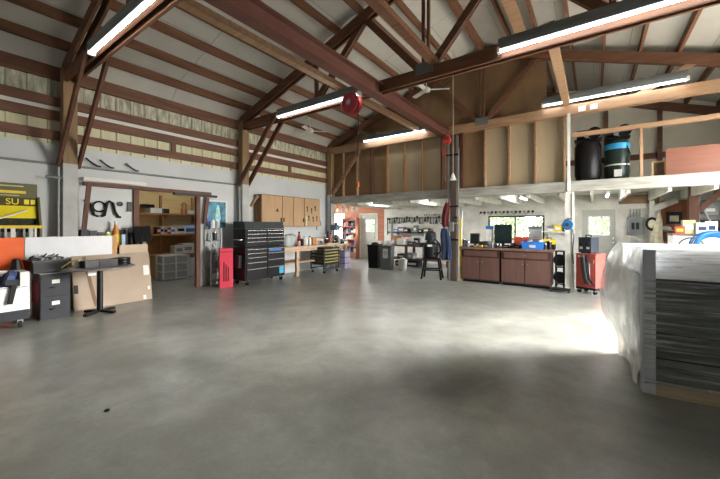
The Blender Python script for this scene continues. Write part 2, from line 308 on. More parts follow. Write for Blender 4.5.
tag(bx(XL-.02, XL+.06, YF, YR, 4.14, 4.37).ob('eave_beam', GIRT), 'deep reddish eave beam at the top of the left wall', 'beam')
for y, w_ in ((2.9, 'A'), (3.72, 'near'), (7.3, 'far')):
    if w_ != 'A': tag(bx(XL-.01, XL+.035, y-.05, y+.05, 3.22, 3.41).ob('girt_block', GIRT), 'short timber block between the girts of the left wall, %s' % ('above the lean-to opening' if w_ == 'near' else 'above the plywood cabinets'), 'block')
for y, w_ in ((YA, 'post by the yellow sign'), (YB, 'post behind the tool chest')):
    for s in (-1, 1):
        tag(B().bar((-7.83, y+s*.14, 2.6), (-6.35, y+s*.14, 4.2), .045, .13).ob('knee_brace', RED), '%s dark knee brace on the wall %s' % ('nearer' if s < 0 else 'farther', w_), 'brace')
tag(bx(-.11, .11, 5.7, 9.1, -.02, .02).ob('roof_board', LWOOD), 'wide pale board under the right roof slope beside the ridge', 'board', None, (-1.34, 0, chord_z(-1.34)+.06))
# steel I-beam
t = thing('steel_beam', 'brown steel hoist beam running under the trusses to the centre post', 'beam', (-3.4, 0, 0))
bx(-.1, .1, YF, YC-.02, 3.98, 4.0).ob('bottom_flange', STEEL, t); bx(-.1, .1, YF, YC-.02, 4.06+.16, 4.08+.16).ob('top_flange', STEEL, t); bx(-.012, .012, YF, YC-.02, 4.0, 4.22).ob('beam_web', STEEL, t)
# loft front
tag(bx(XL+.22, XR, YC-.13, YC+.06, 2.29, 2.53).ob('loft_beam', mat('chipped_white', (150, 148, 139), .7, 0, .3, 7, (.3, 1, 2)), None, .006), 'long chipped white beam along the front edge of the loft', 'beam')
for i, x in enumerate(bd):
    if i in (6, 7): m = RED
    else: m = RED if i in (2,) else LWOOD if i not in (3, 4, 5) else wood('stud_wood', (158, 120, 82), 'z')
    nm = ['left end of the loft wall' if i == 0 else '%s from the left end of the loft wall' % ORD[i]][0]
    tag(bx(x-.022, x+.022, YC-.02, YC+.09, 2.53, 4.08).ob('wall_stud', m), ('leftmost timber stud of the loft wall' if i == 0 else '%s timber stud from the left in the loft wall' % ORD[i]), 'stud')
tag(B().bar((-7.72, YC-.045, 2.56), (-6.47, YC-.045, 4.06), .03, .11).ob('diagonal_brace', LWOOD), 'diagonal timber brace across the first panels of the loft wall', 'brace')
tag(bx(-.5, -.44, YC-.16, YC-.13, 2.3, 4.1).ob('white_strip', WHITE), 'white strip of trim standing beside the compressors at the loft opening', 'trim')
for k in range(16):
    x = -7.3+.66*k
    tag(bx(-.03, .03, YC+.06, YR-.005, 2.22, 2.458).ob('loft_joist', WHITED), ('leftmost white joist under the loft floor' if k == 0 else '%s white joist from the left under the loft floor' % (ORD[k] if k < 12 else ['thirteenth', 'fourteenth', 'fifteenth', 'sixteenth'][k-12])), 'joist', None, (x, 0, 0))
# centre post, white post, brown post
t = post(-3.12, YC-.28, 3.98, wood('dark_post', (78, 66, 58), 'z'), 'dark centre post under the end of the steel hoist beam', .17, .2)
B().cyl((-.14, -.06, 0), (-.14, -.06, 3.9), .025).cyl((.13, -.05, 0), (.13, -.05, 3.6), .018).ob('conduit', GREY, t)
for z in (1.1, 2.0, 3.4): bx(-.17, .15, -.13, -.1, z, z+.05).ob('strap', BLACK, t)
bx(-.1, .02, -.16, -.1, 1.35, 1.6).ob('switch_box', GREY, t)
t = post(-.46, YC-.04, 2.29, WHITED, 'white timber post under the loft beam beside the red welder cart', .17, .17)
bx(-.03, .04, -.115, -.085, 1.55, 1.68).ob('switch_box', GREY, t); B().cyl((.06, -.1, .2), (.06, -.1, 2.25), .012).ob('conduit', LGREY, t)
t = post(1.97, 11.2, 2.458, RED, 'reddish brown post right of the brown door under the loft', .17, .17)
B().bar((.08, 0, 1.85), (.55, 0, 2.4), .06, .12).ob('brace', RED, t)
t = post(1.32, YR-.2, 2.2, WHITED, 'white post on the rear wall between the meter and the brown door', .1, .1)
B().bar((0, -.06, 1.95), (.5, -.06, 2.2), .06, .16).ob('brace', WHITED, t)
tag(bx(.58, 1.27, YR-.1, YR-.01, 2.0, 2.13).ob('wall_rail', WHITED), 'white horizontal rail above the electrical panel on the rear wall', 'rail')
tag(bx(-6.9, -.46, YR-.07, YR-.005, 1.98, 2.14).ob('wall_rail', WHITED), 'long white horizontal rail above the rear window', 'rail')
# loft railing
t = thing('loft_railing', 'pale timber guard rail along the open right side of the loft', 'railing', (0, YC-.04, 0))
bx(-.42, XR-.01, -.045, .045, 3.56, 3.65).ob('top_rail', LWOOD, t)
for x in (.82, 2.6): bx(x-.025, x+.025, -.04, .04, 2.53, 3.56).ob('baluster', LWOOD, t)
for z0, lab in ((2.75, 'lower dark girt on the loft rear wall'), (3.4, 'upper dark girt on the loft rear wall')):
    tag(bx(-.9, XR, YR-.06, YR-.005, z0, z0+.16).ob('wall_girt', TRX), lab, 'girt')
# ================================================================ LIGHTS
def tube_light(x0, x1, y, z, label, w=.16, rz=0, led=None):
    t = thing('tube_light', label, 'light', ((x0+x1)/2, y, z), rz); L = (x1-x0)/2
    h = B(); h.prism([(-w*.22, -.012), (w*.22, -.012), (w*.3, .02), (w*.3, .12), (w*.2, .15), (-w*.2, .15), (-w*.3, .12), (-w*.3, .02)], lambda a, b: (-L, a, b), lambda a, b: (L, a, b)); h.ob('housing', SILVER, t)
    B().cyl((-L+.03, 0, -.036), (L-.03, 0, -.036), .017, n=10).ob('led_tube', led or LED, t)
    for s in (-1, 1): bx(s*L-.02, s*L+.02, -w*.3, w*.3, -.055, .02).ob('end_cap', WHITE, t)
    for s in (-1, 1): B().box(s*L*.5-.05, s*L*.5+.05, -.02, .02, .15, .17).ob('mount', WHITE, t)
    return t
tube_light(-6.1, -3.7, YA-.14, 4.1, 'bright tube light on the nearest truss at top left')
tube_light(-6.2, -3.8, YB-.17, 4.15, 'bright tube light on the middle truss beside the red hose reel')
tube_light(-1.18, 1.27, YB-.17, 4.19, 'longest looking bright tube light at top right on the middle truss')
tube_light(-6.2, -4.0, YC-.19, 4.32, 'bright tube light on the loft truss above the tan panels')
tube_light(-1.0, 1.5, YC-.19, 4.4, 'bright tube light on the loft truss above the compressors')
for x, lab in ((-4.33, 'bright tube light under the loft above the shop vacuum'), (-6.34, 'bright tube light under the loft above the tool wall'), (-1.69, 'bright tube light under the loft above the rear window'), (.29, 'bright tube light under the loft near the white rear door')):
    tube_light(x-.6, x+.6, 10.6, 2.33, lab, .12, PI/2, LEDB)
tube_light(-6.2, -3.8, -2.0, 4.2, 'added fill tube light behind the camera on the left'); tube_light(-1.1, 1.3, -2.0, 4.2, 'added fill tube light behind the camera on the right')  # pair added out of view as fill for surfaces facing the camera
tube_light(-9.9, -8.3, 4.3, 2.75, 'added tube light on the lean-to ceiling before the wooden shelving', .12, 0, LEDB); tube_light(-9.7, -8.5, 9.6, 2.75, 'added tube light on the lean-to ceiling near the orange corner', .12, 0, LEDB)  # unseen fixtures added to brighten the lean-to
for x, w_ in ((-.22, 'left'), (.0, 'right')):
    tag(bx(x-.07, x+.07, YC-.1, YC-.08, 4.12, 4.24).ob('junction_box', WHITE), '%s of two white junction boxes on the truss chord above the compressors' % w_, 'electrical box')
def fan(x, y, z, top, r, a0, lab):
    t = thing('ceiling_fan', lab, 'fan', (x, y, z))
    B().cyl((0, 0, .05), (0, 0, top-z-.02), .014).lathe([(.02, top-z-.12), (.07, top-z-.03), (.07, top-z)], n=14).ob('downrod', WHITE, t)
    B().lathe([(.05, -.07), (.1, -.05), (.11, .02), (.06, .07), (.02, .08)], n=18).ob('motor', WHITE, t)
    for k in range(3):
        o = bx(.1, r, -.065, .065, -.006, .006, Matrix.Rotation(.2, 4, 'X'), ).ob('blade', WHITE, t, .003); o.rotation_euler = (0, 0, a0+k*2*PI/3)
fan(-3.78, 8.5, 5.27, ins_z(-3.78), .62, .5, 'white three blade ceiling fan in front of the plywood gable')
fan(-7.05, 7.3, 4.4, ins_z(-7.05), .5, .9, 'white three blade ceiling fan near the left eave above the cabinets')
# hose reel
t = thing('hose_reel', 'red hose reel hanging beside the hoist beam with black cord below', 'reel', (-4.0, 5.35, 3.98)); Mx = Matrix.Rotation(PI/2, 4, 'X') @ Matrix.Rotation(0, 4, 'Z')
for s in (-1, 1): B().lathe([(.05, -.012), (.2, -.012), (.215, 0), (.2, .012), (.05, .012)], (0, s*.08, 0), 24, Mx).ob('reel_disc', REDP if s > 0 else mat('red_reel', (168, 50, 60), .4), t)
B().cyl((0, -.08, 0), (0, .08, 0), .13, n=20).ob('wound_hose', BLKR, t); B().bar((0, 0, 0), (0, 0, .12), .2, .05).ob('bracket', REDP, t)
B().cyl((0, -.1, 0), (0, -.12, 0), .06).ob('hub', CHROME, t)
B().tube([(.15, 0, -.1), (.16, 0, -.4), (.15, 0, -.9), (.155, 0, -1.6)], .009).ob('cord', BLKR, t); B().cyl((.155, 0, -1.6), (.155, 0, -1.7), .022).ob('cord_end', ORANGE, t)
# hoist at end of beam
t = thing('chain_hoist', 'red chain hoist hanging at the end of the steel beam', 'hoist', (-3.22, YC-.55, 3.6))
B().box(-.06, .06, -.05, .05, .1, .32).cyl((-.09, 0, .2), (.09, 0, .2), .08).ob('hoist_body', REDP, t, .01); B().bar((-.1, 0, .38), (.0, 0, .3), .03, .03).ob('trolley', BLACK, t)
for s in (-1, 1): B().tube([(s*.05, 0, .1), (s*.05, .01, -.3), (s*.045, 0, -.9)], .009).ob('chain', CHROME, t)
B().tube([(-.09, 0, -.02), (-.09, 0, -.1), (-.05, 0, -.16), (-.1, 0, -.2), (-.14, 0, -.14)], .016).ob('hook', REDP, t)
t = thing('pull_cord', 'long tan pull cord with a white cone weight by the centre post', 'cord', (-3.06, YC-.55, 0)); B().cyl((0, 0, 2.9), (0, 0, ins_z(-3.06)-.01), .008, n=6).ob('rope', RAG, t); B().lathe([(.09, 2.72), (.02, 2.9), (.01, 2.92)], n=14).ob('cone_weight', WHITE, t)
# ================================================================ small makers
def boxthing(name, label, cat, x, y, z, sx, sy, sz, m, rz=0, group=None, bev=.006, face=None, fm=None, lid=None):
    """box standing at z; face='x'/'-y': label plate on that side; lid: material of a lid"""
    if face is None and lid is None:
        return tag(bx(-sx/2, sx/2, -sy/2, sy/2, 0, sz).ob(name, m, None, bev), label, cat, group, (x, y, z), (0, 0, rz))
    t = thing(name, label, cat, (x, y, z), rz, group)
    hz = sz*.85 if lid else sz
    bx(-sx/2, sx/2, -sy/2, sy/2, 0, hz).ob('body', m, t, bev)
    if lid: bx(-sx/2-.004, sx/2+.004, -sy/2-.004, sy/2+.004, hz, sz).ob('lid', lid, t, bev)
    if face == 'x': bx(sx/2, sx/2+.003, -sy*.32, sy*.32, sz*.3, sz*.65).ob('paper_label', fm, t)
    if face == '-y': bx(-sx*.32, sx*.32, -sy/2-.003, -sy/2, sz*.3, sz*.65).ob('paper_label', fm, t)
    return t
def bottle(name, label, cat, x, y, z, r, h, m, cap=WHITE, neck=.4, band=None, group=None):
    t = thing(name, label, cat, (x, y, z), 0, group)
    B().lathe([(r*.95, 0), (r, .01), (r, h*.62), (r*neck, h*.82), (r*neck, h*.9)], n=14).ob('body', m, t)
    B().lathe([(r*neck*1.15, h*.88), (r*neck*1.15, h*.99), (r*neck, h)], n=12).ob('cap', cap, t)
    if band: B().lathe([(r*1.01, h*.2), (r*1.015, h*.21), (r*1.015, h*.5), (r*1.01, h*.51)], n=14).ob('label_band', band, t)
    return t
def can(name, label, cat, x, y, z, r, h, m, rim=CHROME, group=None):
    t = thing(name, label, cat, (x, y, z), 0, group)
    B().lathe([(r*.97, 0), (r, .008), (r, h-.01), (r*.97, h)], n=16).ob('body', m, t); B().lathe([(r*1.03, h-.012), (r*1.03, h), (r*.9, h+.003)], n=16).ob('rim', rim, t); return t
def caster(p, x, y, r=.05, h=.11):
    f = B().box(x-.025, x+.025, y-.03, y+.03, h*.62, h+.005).ob('caster', GREY, p); B().cyl((x, y-.016, r), (x, y+.016, r), r, n=14).ob('wheel', BLKR, f)
def cart_handle(b, p, q, r=.008): b.tube([p, Vector(p)*.9+Vector(q)*.1+Vector((.03, 0, 0)), Vector(p)*.1+Vector(q)*.9+Vector((.03, 0, 0)), q], r)
# ================================================================ LEFT CLUSTER
# white rolling cart at the frame edge
t = thing('rolling_cart', 'white rolling cart with dark grey base at the far left edge', 'cart', (-7.1, .72, 0))
bx(-.25, .25, -.45, .43, .13, .27).ob('base', DGREY, t, .01)
bx(-.25, .25, -.45, .43, .27, .62).ob('body', WHITE, t, .008)
b = B(); b.box(-.25, -.22, -.45, .43, .62, .82).box(-.22, .25, .33, .43, .62, .82).box(-.22, .25, -.45, -.4, .62, .82); b.ob('tray_sides', WHITE, t, .006)
bx(.25, .256, -.42, .4, .60, .612).ob('trim_strip', GREY, t)
for x in (-.18, .18):
    for y in (-.36, .34): caster(t, x, y, .055, .13)
tag(B().lathe([(.1, -.04), (.13, -.04), (.13, .04), (.1, .04)], (0, 0, 0), 22, Matrix.Rotation(1.2, 4, 'X')).ob('tape_roll', CLOTHB), 'dark blue tape roll lying in the tray of the white cart', 'tape', None, (-6.97, .95, .72))
tag(B().lathe([(.06, -.05), (.1, -.06), (.15, .02), (.1, .1), (.03, .14)], n=12, sx=.9, sy=.7).ob('rag_bundle', DENIM), 'blue rag bundle heaped in the tray of the white cart', 'rag', None, (-7.12, .98, .68))
tag(B().lathe([(.05, -.04), (.1, -.04), (.13, .03), (.06, .1), (.02, .1)], n=9, sx=.9, sy=1.4).ob('rag_bundle', DGREY), 'dark grey rag bundle behind the tape in the white cart tray', 'rag', None, (-7.22, .8, .66))
t = thing('heat_gun', 'dark pistol grip tool hooked over the front of the white cart', 'tool', (-6.82, .99, .6))
B().bar((.0, .03, .09), (.0, -.1, .09), .07, .075).ob('motor_body', DGREY, t, .01); B().bar((.0, 0, .06), (.01, -.05, -.22), .05, .05).ob('grip', BLACK, t, .01); bx(-.06, .0, -.03, .03, -.01, .02).ob('hook', GREY, t)
# orange and white boards
tag(bx(-.012, .012, .3, 1.22, 0, 1.31).ob('orange_board', ORANGE), 'bright orange board standing upright behind the white cart', 'board', None, (-7.68, 0, 0))
t = thing('whiteboard', 'large white board with timber edge standing behind the filing cabinet and table', 'board', (-7.68, 0, 0)); bx(-.012, .012, 1.23, 2.44, 0, 1.31).ob('panel', mat('board_white', (222, 224, 228), .4, 0, .04), t); bx(-.02, .016, 2.44, 2.52, 0, 1.31).ob('timber_edge', wood('edge_wood', (196, 150, 96), 'z'), t)
# wall bench with clutter (behind the white board)
t = thing('wall_bench', 'narrow dark workbench along the left wall behind the white board', 'bench', (-7.83, 0, 0)); bx(-.12, .12, 1.96, 2.95, 1.02, 1.07).ob('bench_top', BROWNT, t)
for y in (2.0, 2.9): bx(-.1, .1, y-.03, y+.03, 0, 1.02).ob('leg', TRX, t)
for i, (y, h, m, lb) in enumerate(((2.04, .36, BLACK, 'black stereo box at the left end of the wall bench'), (2.17, .34, DGREY, 'dark grey box with slots beside the black stereo box on the wall bench'), (2.295, .31, BLACK, 'low black case left of the green can on the wall bench'))):
    t = boxthing('equipment_box', lb, 'box', -7.83, y, 1.07, .16, .115, h, m, 0, None, .008, 'x', LGREY)
can('spray_can', 'yellow green can in the clutter on the wall bench', 'can', -7.76, 2.395, 1.07, .045, .31, mat('lime_paint', (190, 200, 70), .4))
can('paint_tin', 'dull red tin in the clutter on the wall bench', 'can', -7.83, 2.43, 1.07, .05, .24, MAROON)
bottle('glue_bottle', 'orange bottle with white cap standing on the wall bench', 'bottle', -7.8, 2.54, 1.07, .06, .52, mat('orange_label', (214, 140, 50), .4), WHITE, .4, YELP)
boxthing('blue_carton', 'small pale blue carton by the orange bottle on the wall bench', 'box', -7.76, 2.65, 1.07, .08, .06, .26, mat('pale_blue', (150, 180, 205), .5))
for i, (y, r, h) in enumerate(((2.73, .045, .36), (2.82, .045, .3), (2.905, .04, .4))): can('dark_canister', '%s of three dark canisters at the right end of the wall bench' % ('leftmost', 'middle one', 'rightmost')[i], 'can', -7.84, y, 1.07, r, h, BLACK, GREY)
t = thing('bench_monitor', 'black flat monitor tilted on the wall bench left of the lean-to opening', 'monitor', (-7.66, 2.97, 0)); M_ = Matrix.Translation((0, 0, 1.3)) @ Matrix.Rotation(.2, 4, 'X') @ Matrix.Rotation(.25, 4, 'Y') @ Matrix.Rotation(-.5, 4, 'Z') @ Matrix.Translation((0, 0, -1.3))
b = bx(-.02, .02, -.14, .15, 1.17, 1.5, M_).ob('screen', BLKR, t, .005); B().bar((-.02, 0, 1.3), (-.1, .0, 1.07), .03, .08).ob('stand', DGREY, t); B().box(-.17, -.03, -.09, .09, 1.07, 1.085).ob('base', DGREY, t); t.rotation_euler = (0, 0, .0)
# yellow shop display
t = thing('display_rack', 'yellow and olive shop display rack with sign header on the left wall', 'display rack', (-7.94, 0, 0)); hdr = mat('olive_print', (92, 88, 44), .5, 0, .1)
bx(0, .03, .3, 1.42, 1.98, 2.22).ob('header_panel', hdr, t); bx(0, .02, .3, 1.42, 1.84, 1.98).ob('letter_band', mat('dark_olive', (70, 68, 20), .5), t)
text('SU', .14, YEL, 'sign_letters', t, (.034, 1.12, 1.905), (PI/2, 0, PI/2))
for y, z, L, h in ((1.0, 2.17, .5, .022), (.98, 2.07, .6, .045), (1.0, 2.012, .4, .014)): bx(.03, .034, y-L/2, y+L/2, z-h/2, z+h/2).ob('print_line', mat('cream_print', (176, 172, 130), .5) if h < .04 else YELP, t)
for y in (.86, 1.29, 1.37): bx(.02, .024, y-.03, y+.03, 1.87, 1.95).ob('print_block', YEL, t)
B().prism([(0, 1.84), (.03, 1.84), (.1, 1.63), (0, 1.63)], lambda a, z: (a, .3, z), lambda a, z: (a, 1.4, z)).ob('sloped_panel', YEL, t)
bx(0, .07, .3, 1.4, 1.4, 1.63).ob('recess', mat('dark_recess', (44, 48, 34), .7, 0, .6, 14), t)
B().prism([(0, 1.3), (.22, 1.3), (.22, 1.48), (.05, 2.0), (0, 2.0)], lambda a, z: (a, 1.42, z), lambda a, z: (a, 1.45, z)).ob('side_panel', hdr, t)
bx(.06, .24, .3, 1.46, 1.46, 1.51).ob('shelf_strip', YELP, t)
for k in range(14): bx(.16, .2, .45+k*.07, .45+k*.07+(.025 if k % 3 else .05), 1.2, 1.46).ob('tube', (LGREY, GREY, BLACK, WHITE)[(k*7) % 4], t)
tag(B().cyl((-7.72, .75, 1.53), (-7.8, 1.28, 1.76), .012).ob('white_rod', WHITE), 'thin white rod lying across the yellow display rack', 'rod')
# wall services and tools
for z, x, y0, y1, lab in ((2.62, XL+.03, .3, 5.35, 'long grey conduit along the left wall above head height'), (2.36, XL+.2, 1.5, 2.0, 'short grey pipe stub across the tan post near the yellow display')):
    tag(B().cyl((x, y0, z), (x, y1, z), .022).ob('conduit_pipe', GREY), lab, 'pipe')
tag(bx(XL+.04, XL+.1, 2.05, 3.12, 2.36, 2.43).ob('white_rail', WHITE), 'white rail on the left wall above the lean-to opening', 'rail')
t = thing('opening_header', 'reddish timber header with track above the lean-to opening', 'header', (XL, 0, 0)); bx(0, .1, 2.05, 4.6, 2.27, 2.34).ob('header_board', RED, t); bx(.02, .12, 3.7, 4.75, 2.22, 2.27).ob('track', DGREY, t)
tag(bx(XL-.03, XL+.05, 2.9, 3.0, 0, 2.27).ob('opening_post', RED), 'left reddish post of the lean-to opening', 'post'); tag(bx(XL-.03, XL+.06, 4.24, 4.34, 0, 2.22).ob('opening_post', RED), 'right reddish post of the lean-to opening by the shelf rack', 'post')
tag(B().bar((XL+.09, 4.42, 1.55), (XL+.09, 4.5, 2.2), .05, .08).ob('wall_bracket', RED), 'slanted timber brace between the opening and the blue poster', 'brace'); tag(B().bar((XL+.12, 2.03, 1.25), (XL+.3, 2.08, 2.3), .05, .07).ob('wall_bracket', RED), 'slanted reddish timber on the left wall beside the grey pipes', 'brace')
tag(B().bar((-7.8, 5.72, 2.05), (-7.5, 5.72, 2.32), .05, .07).ob('wall_bracket', BENCH), 'slanted timber bracket just left of the plywood cabinets', 'brace')
for i, y in enumerate((2.2, 2.42, 2.86)):
    tag(B().tube([(0, -.1, .1), (.03, -.06, .05), (.05, 0, 0), (.06, .07, -.04), (.02, .12, -.03)], .016).ob('wall_hook', DGREY), '%s dark metal hook on the conduit above the lean-to opening' % ('leftmost', 'middle', 'rightmost')[i], 'hook', None, (XL+.04, y, 2.7))
def belt(pts, r, lab, y): tag(B().tube(pts, r, 7, False).ob('drive_belt', BLKR), lab, 'belt', None, (XL+.03, y, 1.88))
belt([(0, -.1, .1), (.02, -.05, .11), (.02, .02, -.02), (.02, .05, -.16), (0, .12, -.19)], .022, 'leftmost black hose hung on the white left wall', 2.17)
belt([(0, .1*math.cos(a), .1*math.sin(a)) for a in [k*2*PI/16 for k in range(15)]], .016, 'round black belt loop hung on the white left wall', 2.31)
belt([(0, -.12, -.19), (.02, -.07, -.17), (.02, -.03, .05), (.02, .02, .11), (.02, .07, .08), (.02, .11, -.1), (0, .17, -.2), (0, .21, -.2)], .025, 'arched black hose hung right of the belt loop on the left wall', 2.46)
tag(B().lathe([(.015, -.015), (.05, -.02), (.05, .02), (.015, .015)], (0, 0, 0), 16, Matrix.Rotation(PI/2, 4, 'Y')).ob('pulley', BLACK), 'small black pulley on the white left wall', 'pulley', None, (XL+.022, 2.66, 1.95))
tag(bx(0, .035, -.04, .04, -.1, .1).ob('wall_switch', BLACK, None, .008), 'black hand switch on the white wall left of the opening', 'switch', None, (XL, 2.83, 1.9))
# filing cabinet
t = thing('filing_cabinet', 'dark grey two drawer filing cabinet with white label cards', 'cabinet', (-7.35, 1.49, 0)); bx(-.25, .24, -.185, .185, .0, .73).ob('body', DGREY, t, .006)
bx(-.24, .2, -.19, -.186, .25, .6).ob('side_panel', MAROON, t)
for z0, z1 in ((.03, .37), (.38, .715)):
    d = bx(.24, .262, -.178, .178, z0, z1).ob('drawer', DGREY, t, .005); bx(.262, .266, -.045, .05, z1-.14, z1-.08).ob('label_card', WHITE, d)
    B().tube([(.262, -.07, z1-.2), (.285, -.06, z1-.2), (.285, -.02, z1-.2), (.262, -.01, z1-.2)], .008).ob('drawer_pull', BLACK, d)
bx(-.24, .25, -.19, .19, .73, .745).ob('top', GREY, t)
t = thing('black_tote', 'black tote full of tangled cords on top of the filing cabinet', 'tote', (-7.33, 1.42, .748), .12)
b = B(); b.prism([(-.17, 0), (.17, 0), (.2, .2), (-.2, .2)], lambda a, z: (a, -.2-z*.1, z), lambda a, z: (a, .2+z*.1, z)); b.ob('bin', BLACK, t)
bx(-.21, .21, -.23, .23, .185, .205).ob('rim', BLACK, t)
for k in range(7):
    y = -.18+k*.05; B().tube([(-.12+.03*(k % 3), y, .2), (-.05, y+.05, .27+.02*(k % 2)), (.05, y-.03, .25), (.13, y+.06, .23), (.16, y+.02, .2)], .011).ob('cord', (BLKR, LGREY, GREY)[k % 3], t)
tag(B().lathe([(.09, 0), (.08, .06), (.05, .16), (.03, .17)], n=9, sx=.8, sy=.8).ob('boot', BLACK), 'black rag bag leaning between the tote and the orange board', 'bag', None, (-7.3, 1.07, .825))
# table, tray, cardboard
t = thing('pedestal_table', 'oval pedestal table with grey top and black column', 'table', (-6.97, 2.04, 0))
B().lathe([(.65, .765), (.67, .775), (.67, .79), (.64, .8)], n=36, sx=.62, sy=.77).ob('tabletop', mat('table_laminate', (112, 104, 100), .4), t); B().cyl((0, 0, .03), (0, 0, .765), .045, n=18).ob('column', BLACK, t)
b = B()
for a in range(4): b.bar((0, 0, .04), (.28*math.cos(a*PI/2+.5), .28*math.sin(a*PI/2+.5), .02), .06, .035)
b.ob('foot', BLACK, t); bx(.37, .375, -.26, -.16, .70, .735).ob('paper_tag', WHITE, t); bx(.3, .37, -.27, -.15, .73, .765).ob('apron', GREY, t)
t = thing('parts_tray', 'stack of black round trays at the right end of the oval table', 'tray', (-6.98, 2.36, .8))
for k in range(3): B().lathe([(.12, k*.045), (.14, k*.045+.006), (.14, k*.045+.034), (.12, k*.045+.04)], n=20).ob('tray', BLACK, t)
for i, (x, y, sx, sy, sz, lab) in enumerate(((-6.95, 2.14, .16, .26, .12, 'black toolbox tray beside the round trays on the oval table'), (-6.9, 1.88, .15, .2, .12, 'dark battery box in front of the white mug on the oval table'), (-7.12, 2.0, .14, .2, .06, 'dark clamp block behind the battery box on the oval table'))):
    boxthing('parts_box', lab, 'box', x, y, .8, sx, sy, sz, (BLACK, DGREY, GREEN)[i], .2*i, None, .012, None, None, BLACK)
t = thing('mug', 'white mug standing among dark boxes on the oval table', 'mug', (-7.06, 1.76, .8)); B().lathe([(.04, 0), (.045, .01), (.045, .1), (.038, .1), (.038, .02)], n=16).ob('body', WHITE, t); B().tube([(0, .044, .08), (0, .08, .07), (0, .08, .035), (0, .044, .025)], .007).ob('handle', WHITE, t)
tag(B().tube([(-.02, -.14, .02), (.0, -.05, .1), (.02, .05, .14), (0, .1, .06)], .012).ob('wire_bundle', OLIVE), 'tan wire bundle at the left end of the oval table', 'wire', None, (-6.99, 1.68, .8))
t = thing('cardboard_sheet', 'large tan cardboard sheet leaning behind the oval table', 'cardboard', (-7.42, 2.42, 0)); o = bx(-.012, .012, -.62, .63, 0, .97).ob('sheet', CARD, t); b = bx(.013, .02, .5, .6, .5, .7).ob('torn_paper', WHITE, t); bx(.013, .018, .47, .52, .02, .1).ob('torn_paper', WHITE, t); bx(.013, .018, .56, .6, .2, .27).ob('torn_paper', WHITE, t)
bx(.013, .018, -.61, -.55, .3, .45).ob('hand_hole', BLACK, t); B().bar((.018, -.45, .95), (.018, -.3, .03), .004, .05, (0, 1, 0)).ob('crease', wood('crease_brown', (120, 92, 66), 'z'), t); t.rotation_euler = (0, -.17, 0)
t = tag(bx(-.01, .01, -.25, .25, 0, 1.12).ob('cardboard_sheet', CARD2), 'paler cardboard panel standing behind the tan sheet at its right end', 'cardboard', None, (-7.635, 2.8, 0))
tag(bx(-.008, .008, -.22, .22, 0, .93).ob('cloth_panel', OLIVE), 'olive green fabric panel behind the left end of the tan cardboard', 'panel', None, (-7.64, 1.93, 0))
# ================================================================ LEAN-TO seen through the opening
t = thing('wooden_shelving', 'wooden shelving against the yellow plywood wall of the lean-to', 'shelf', (-10.3, 0, 0))
for z in (.62, 1.22, 1.82): bx(-.24, .2, 3.3, 6.35, z, z+.045).ob('shelf_board', SHELFW, t)
for y in (3.3, 4.55, 5.5, 6.32): bx(-.24, -.18, y-.03, y+.03, 0, 2.4).ob('upright', SHELFW, t)
for y in (3.3, 5.5, 6.32): bx(.1, .2, y-.03, y+.03, 0, .62).ob('leg', SHELFW, t)
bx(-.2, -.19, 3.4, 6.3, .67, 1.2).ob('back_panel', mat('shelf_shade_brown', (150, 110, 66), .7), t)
X0 = -10.25
def sh(px, z): return atX(px, X0)
t = boxthing('white_sack', 'white folded sack on the top shelf in the lean-to', 'sack', X0, sh(154, 0), 1.865, .3, .35, .14, WHITE, .1, None, .05)
boxthing('black_bag', 'black bag left of the white sack on the lean-to top shelf', 'bag', X0-.05, sh(148, 0), 2.005, .24, .26, .1, BLACK, .2, None, .04)
boxthing('green_box', 'dark green toolbox in the middle of the lean-to top shelf', 'box', X0, sh(163, 0), 1.865, .2, .26, .13, GREEN, .4, None, .02)
tag(B().lathe([(.07, 0), (.09, .1), (.06, .2), (.08, .3), (.02, .36)], n=10).ob('burlap_bag', SHELFW), 'upright brown burlap bag on the lean-to top shelf', 'bag', None, (X0, sh(184, 0), 1.865))
boxthing('plastic_bag', 'crumpled white plastic bag at the right end of the lean-to top shelf', 'bag', X0, sh(191, 0), 1.865, .2, .28, .11, WHITE, .2, None, .05)
t = thing('red_funnel', 'red funnel hanging below the top lean-to shelf', 'funnel', (X0+.24, sh(161, 0), 1.68)); B().lathe([(.012, 0), (.02, .05), (.07, .12), (.072, .14)], n=14).ob('cone', REDP, t); B().cyl((-.03, 0, .14), (-.03, 0, .19), .006).ob('hook', REDP, t)
for i, (px, m, w, h, lab) in enumerate(((157.5, MAROON, .12, .2, 'dark red carton first on the middle lean-to shelf'), (160.5, WHITE, .12, .22, 'white carton beside the dark red one on the middle lean-to shelf'), (164, LGREY, .1, .2, 'grey carton third on the middle lean-to shelf'), (167.5, REDP, .12, .19, 'red and white carton fourth on the middle lean-to shelf'), (171.5, WHITE, .14, .2, 'small white carton fifth on the middle lean-to shelf'))):
    boxthing('carton', lab, 'box', X0, sh(px, 0), 1.265, .2, w, h, m, 0, None, .004, 'x', (WHITE, MAROON, BLACK, WHITE, BLUE)[i])
boxthing('file_box', 'white file box with dark end right of the cartons on the middle lean-to shelf', 'box', X0, sh(179, 0), 1.265, .25, .3, .24, WHITED, 0, None, .006, 'x', BLACK)
t = thing('paint_bucket', 'white bucket with blue band on the middle lean-to shelf', 'bucket', (X0, sh(189.5, 0), 1.265)); B().lathe([(.13, 0), (.15, .26), (.14, .26)], n=18).ob('body', WHITE, t); B().lathe([(.138, .05), (.148, .16)], n=18).ob('blue_band', BLUE, t); B().lathe([(.155, .255), (.155, .28), (.14, .285)], n=18).ob('lid', BLUE, t)
for i, (px, w, h) in enumerate(((177, .26, .25), (186, .34, .3))): boxthing('white_box', '%s white box on the lowest lean-to shelf' % ('smaller' if i == 0 else 'larger'), 'box', X0, sh(px, 0), .665, .28, w, h, WHITED, 0, None, .008, 'x', GREY)
